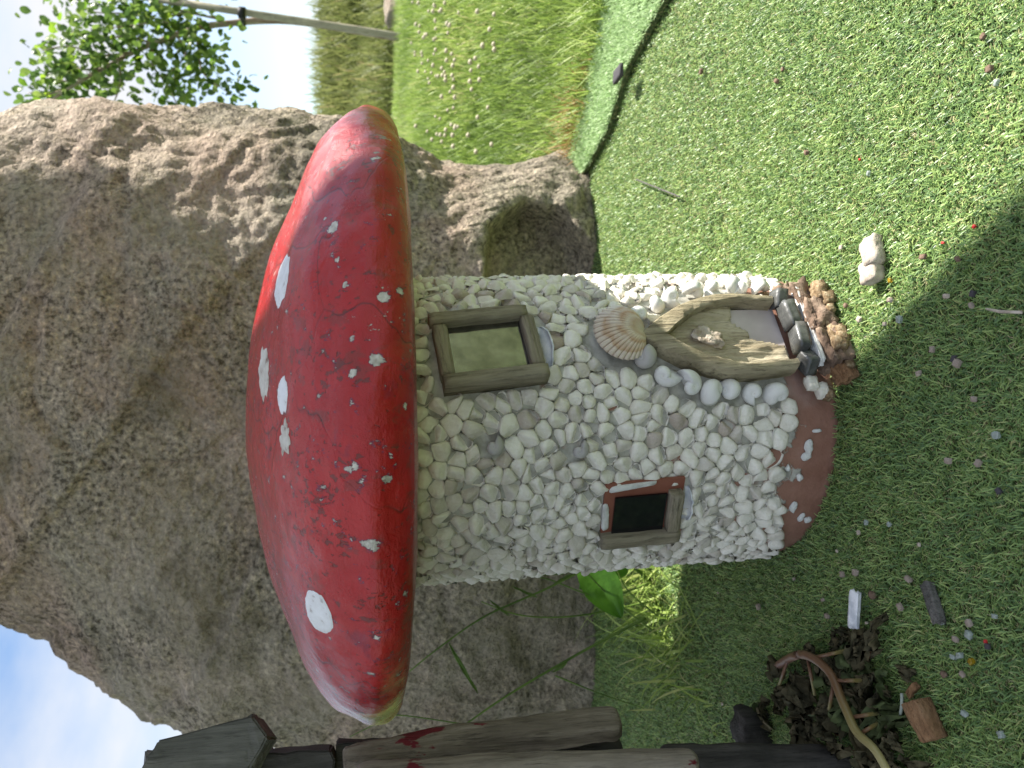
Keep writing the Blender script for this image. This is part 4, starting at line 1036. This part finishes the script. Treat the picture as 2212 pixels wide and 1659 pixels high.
small = [('grit_stone', 'grit', 'tiny grey brown grit stone in the turf', 'stone', 'grit stones in the turf', [(1937, 648), (2115, 660), (2085, 785), (2130, 1000), (2120, 862), (2000, 805), (2030, 755), (1790, 1295), (1800, 1330), (1833, 1240), (1960, 1310), (1978, 1250), (2080, 1380), (2110, 1345), (2095, 1455), (1862, 1236), (2065, 995), (1727, 1250), (1650, 1310)], (.006, .010)),
         ('white_grit', 'stone', 'tiny white grit stone in the turf', 'stone', 'white grit stones in the turf', [(1998, 807), (2000, 1176), (1885, 1345), (1868, 1150), (2030, 1340), (1690, 1120), (1560, 1280), (1570, 1520), (1820, 1190), (1345, 500), (1800, 745), (2060, 640)], (.004, .0075)),
         ('glass_bit', 'glassbit', 'small clear glass bit in the turf', 'glass', 'clear glass bits in the turf', [(2170, 180), (2170, 940), (1935, 1132), (1885, 1128), (2090, 1415), (2165, 1330), (2180, 1585), (2110, 1370), (2075, 1418), (2050, 1340), (1958, 690), (1890, 375), (2100, 1540)], (.006, .010)),
         ('amber_glass', 'amber', 'small amber glass bit in the turf', 'glass', 'amber glass bits in the turf', [(1937, 606), (2115, 1428)], (.006, .009)),
         ('dark_grit', 'darkgrit', 'tiny dark grit stone in the turf', 'stone', 'dark grit stones in the turf', [(2118, 635), (2078, 775), (2175, 1060), (2150, 1395)], (.006, .009)),
         ('red_flake', 'redbit', 'tiny flake of red paint in the turf', 'paint flake', 'red paint flakes in the turf', [(2120, 490), (2052, 525), (1870, 345), (2145, 1385)], (.0035, .005)),
         ('brown_scrap', 'bark', 'small brown bark crumb in the turf', 'bark', 'bark crumbs in the turf', [(1703, 150), (2155, 150), (1690, 176), (1830, 722), (2010, 555), (2085, 560), (1900, 1285), (2055, 1455), (1525, 155), (2140, 80), (1840, 660), (1755, 330)], (.006, .011)),
         ('sand_chip', 'stone', 'pale sandstone chip on the sunny turf', 'stone', 'pale chips on the sunny turf', [(1938, 648), (1830, 535), (1925, 700), (1870, 690), (1605, 262)], (.005, .008))]
for name, mt, lab, cat, grp, L_, (a, b) in small:
    for k, (px, py) in enumerate(L_):
        s = wr.uniform(a, b) * .55; lay(name, px, py, (s, s * wr.uniform(.6, .95), s * .65), M[mt], k * 1.7 + len(name), lab, cat, .3, wr.uniform(0, 6), grp, .3, .005)

# ------------------------------------------------------------------ young tree with stake
YT = 2.85
tree0 = at_y(905, 86, YT); tree0.z = terrain(tree0.x, tree0.y)
tree = empty('young_tree', tree0); tag(tree, 'young leafy birch tree tied to a stake on the bank', 'tree')
def tp_(px, py, Y=YT): return at_y(px, py, Y) - tree0
tube('trunk', spath([Vector((0, 0, 0)), tp_(700, 54), tp_(600, 44), tp_(500, 50), tp_(420, 62), tp_(330, 95), tp_(255, 130), tp_(150, 190), tp_(60, 250), tp_(-60, 330)], 6), [.020 - .0165 * i / 54 for i in range(55)], M['treebark'], tree, 9, .08, 1)
brs = [[(470, 40), (400, 25), (330, 5), (250, -25)], [(400, 70), (350, 45), (280, 30), (200, 25), (150, -5)], [(330, 95), (280, 80), (200, 80), (130, 60)], [(330, 95), (330, 140), (365, 190), (390, 245)], [(420, 62), (430, 110), (440, 160), (500, 205)], [(255, 130), (200, 150), (130, 150), (60, 190)], [(255, 130), (260, 180), (240, 235)], [(220, 150), (150, 175), (100, 165)], [(200, 160), (120, 200), (60, 200)], [(300, 110), (220, 120), (150, 100), (90, 110)], [(380, 75), (400, 120), (350, 170)], [(400, 25), (320, 50), (240, 60)]]
anch = []
for k, b in enumerate(brs):
    Yk = YT + [0, .08, -.08, .05, -.05, .12, -.1][k % 7]
    P = spath([tp_(x, y, YT if i == 0 else YT + (Yk - YT) * min(1, i / 2)) for i, (x, y) in enumerate(b)], 6); n = len(P)
    tube('branch', P, [.0065 * (1 - .75 * i / n) for i in range(n)], M['treebark'], tree, 6, .05, k)
    anch += P[3:]
lm = leaf_mesh('leaf', .041, .018, M['leaf'], .5, .2, .002, 2, 6, 2)
lr = random.Random(5); nl = 0; mass = []
while nl < 1750:
    p = lr.choice(anch) + Vector((lr.gauss(0, .065), lr.gauss(0, .09), lr.gauss(-.015, .06)))
    mt = Matrix.Translation(p) @ Matrix.Rotation(lr.uniform(0, 6.28), 4, 'Z') @ Matrix.Rotation(lr.uniform(.1, 1.3), 4, 'Y') @ Matrix.Rotation(lr.uniform(-1, 1), 4, 'X') @ Matrix.Scale(lr.uniform(.65, 1.1), 4)
    if nl < 300: o = link('leaf', lm, tree); o.matrix_local = mt
    else: mass.append(mt)
    nl += 1
V = []; Fc = []; at = []
for mt in mass:
    b = len(V); V += [mt @ v.co for v in lm.vertices]; Fc += [tuple(i + b for i in p.vertices) for p in lm.polygons]; at += [lr.random()] * len(lm.vertices)
o = obj('foliage', V, Fc, M['leaf_mass'], tree, attrs={'rnd': at}); o['kind'] = 'stuff'
q0, q1 = at_y(912, 86, 2.75), at_y(395, 6, 2.75); base = q0.copy(); base.z = terrain(q0.x, q0.y) - .02
st = empty('tree_stake', q0); tag(st, 'leaning round wooden stake holding the young tree', 'stake')
dirv = (q1 - q0).normalized(); P = [Vector((0, 0, 0)) + dirv * d for d in (-.06, 0, .25, .5, .75, (q1 - q0).length + .12)]
tube('post', P, [.016] * 6, M['stake'], st, 14, .04, 3)
sp_ = at_y(523, 28, 2.745) - q0
tube('strap', [sp_ - dirv * .014, sp_ + dirv * .014], [.026, .026], M['rubber'], st, 14)
tube('strap', spath([sp_ + Vector((0, 0, .0)), at_y(524, 44, 2.80) - q0, at_y(528, 52, 2.86) - q0], 4), [.010] * 9, M['rubber'], st, 8)
# dark rock on the crest of the bank
p = at_y(880, -8, 4.2); o = chunk('bank_rock', (.34, .25, .22), M['granite'], None, 90, 8, .3, (p.x, p.y, p.z + .02)); tag(o, 'grey brown rock on the crest of the meadow bank', 'rock')
p = ground(1335, 160, .035); o = chunk('slate_flake', (.020, .036, .006), M['darkgrit'], None, 95, 3, .2, p, .6); tag(o, 'blue grey slate flake on the pale turf strip', 'slate')
# a grass seed head poking up behind the cap
# ------------------------------------------------------------------ added timber screen out of view, shaped to shade the cap front and turf
def sun_pt(yp, zp, X): # point in the sun's line of sight through (0, yp, zp)
    t = X / SUNV.x; return Vector((X, yp + SUNV.y * t, zp + SUNV.z * t))
XC = 1.45
edge = [(-1.3, -.75), (-.366, -.129), (-.226, -.035), (-.172, .0), (-.156, .03), (-.154, .12), (-.235, .15), (-.255, .18), (-.225, .28), (-.172, .44), (-.02, .52), (.34, .50), (.48, .40), (.575, .43), (.61, .75), (1.2, 1.2)]
far_ = [(-1.7, .5), (-1.65, .65), (-1.6, .8), (-1.5, 1.0), (-1.45, 1.1), (-1.4, 1.2), (-1.3, 1.3), (-1.1, 1.5), (-.9, 1.65), (-.6, 1.8), (-.3, 1.9), (.0, 2.0), (.2, 2.05), (.35, 2.1), (.45, 2.2), (1.1, 2.4)]
blocker = empty('added_shade_screen', Vector((XC, -.2, 0))); tag(blocker, 'added timber screen on posts, out of view, that shades cap and turf', 'shelter')
lo_ = [sun_pt(a, b, XC) for a, b in edge]; hi_ = [sun_pt(a, b, XC + .25) for a, b in far_]
for i in range(len(lo_) - 1):
    for k in range(3):
        a0 = lo_[i].lerp(lo_[i + 1], k / 3); a1 = lo_[i].lerp(lo_[i + 1], (k + 1) / 3); b0 = hi_[i].lerp(hi_[i + 1], k / 3); b1 = hi_[i].lerp(hi_[i + 1], (k + 1) / 3)
        th = Vector((.022, 0, .0)); o_ = blocker.location
        V = [a0 - o_, a1 - o_, b1 - o_, b0 - o_]; V += [v + th for v in V]
        obj('shade_board', V, [(0, 1, 2, 3), (7, 6, 5, 4), (0, 4, 5, 1), (1, 5, 6, 2), (2, 6, 7, 3), (3, 7, 4, 0)], M['shade_screen'], blocker, None, False)
for q in (hi_[0].lerp(hi_[2], .5), lo_[0].lerp(hi_[0], .4)):  # posts added to carry the shading boards
    tube('post', [Vector((q.x + .04, q.y, 0)) - blocker.location, Vector((q.x + .04, q.y, q.z * .5)) - blocker.location, Vector((q.x + .04, q.y, q.z + .03)) - blocker.location], [.035] * 3, M['shade_screen'], blocker, 12)
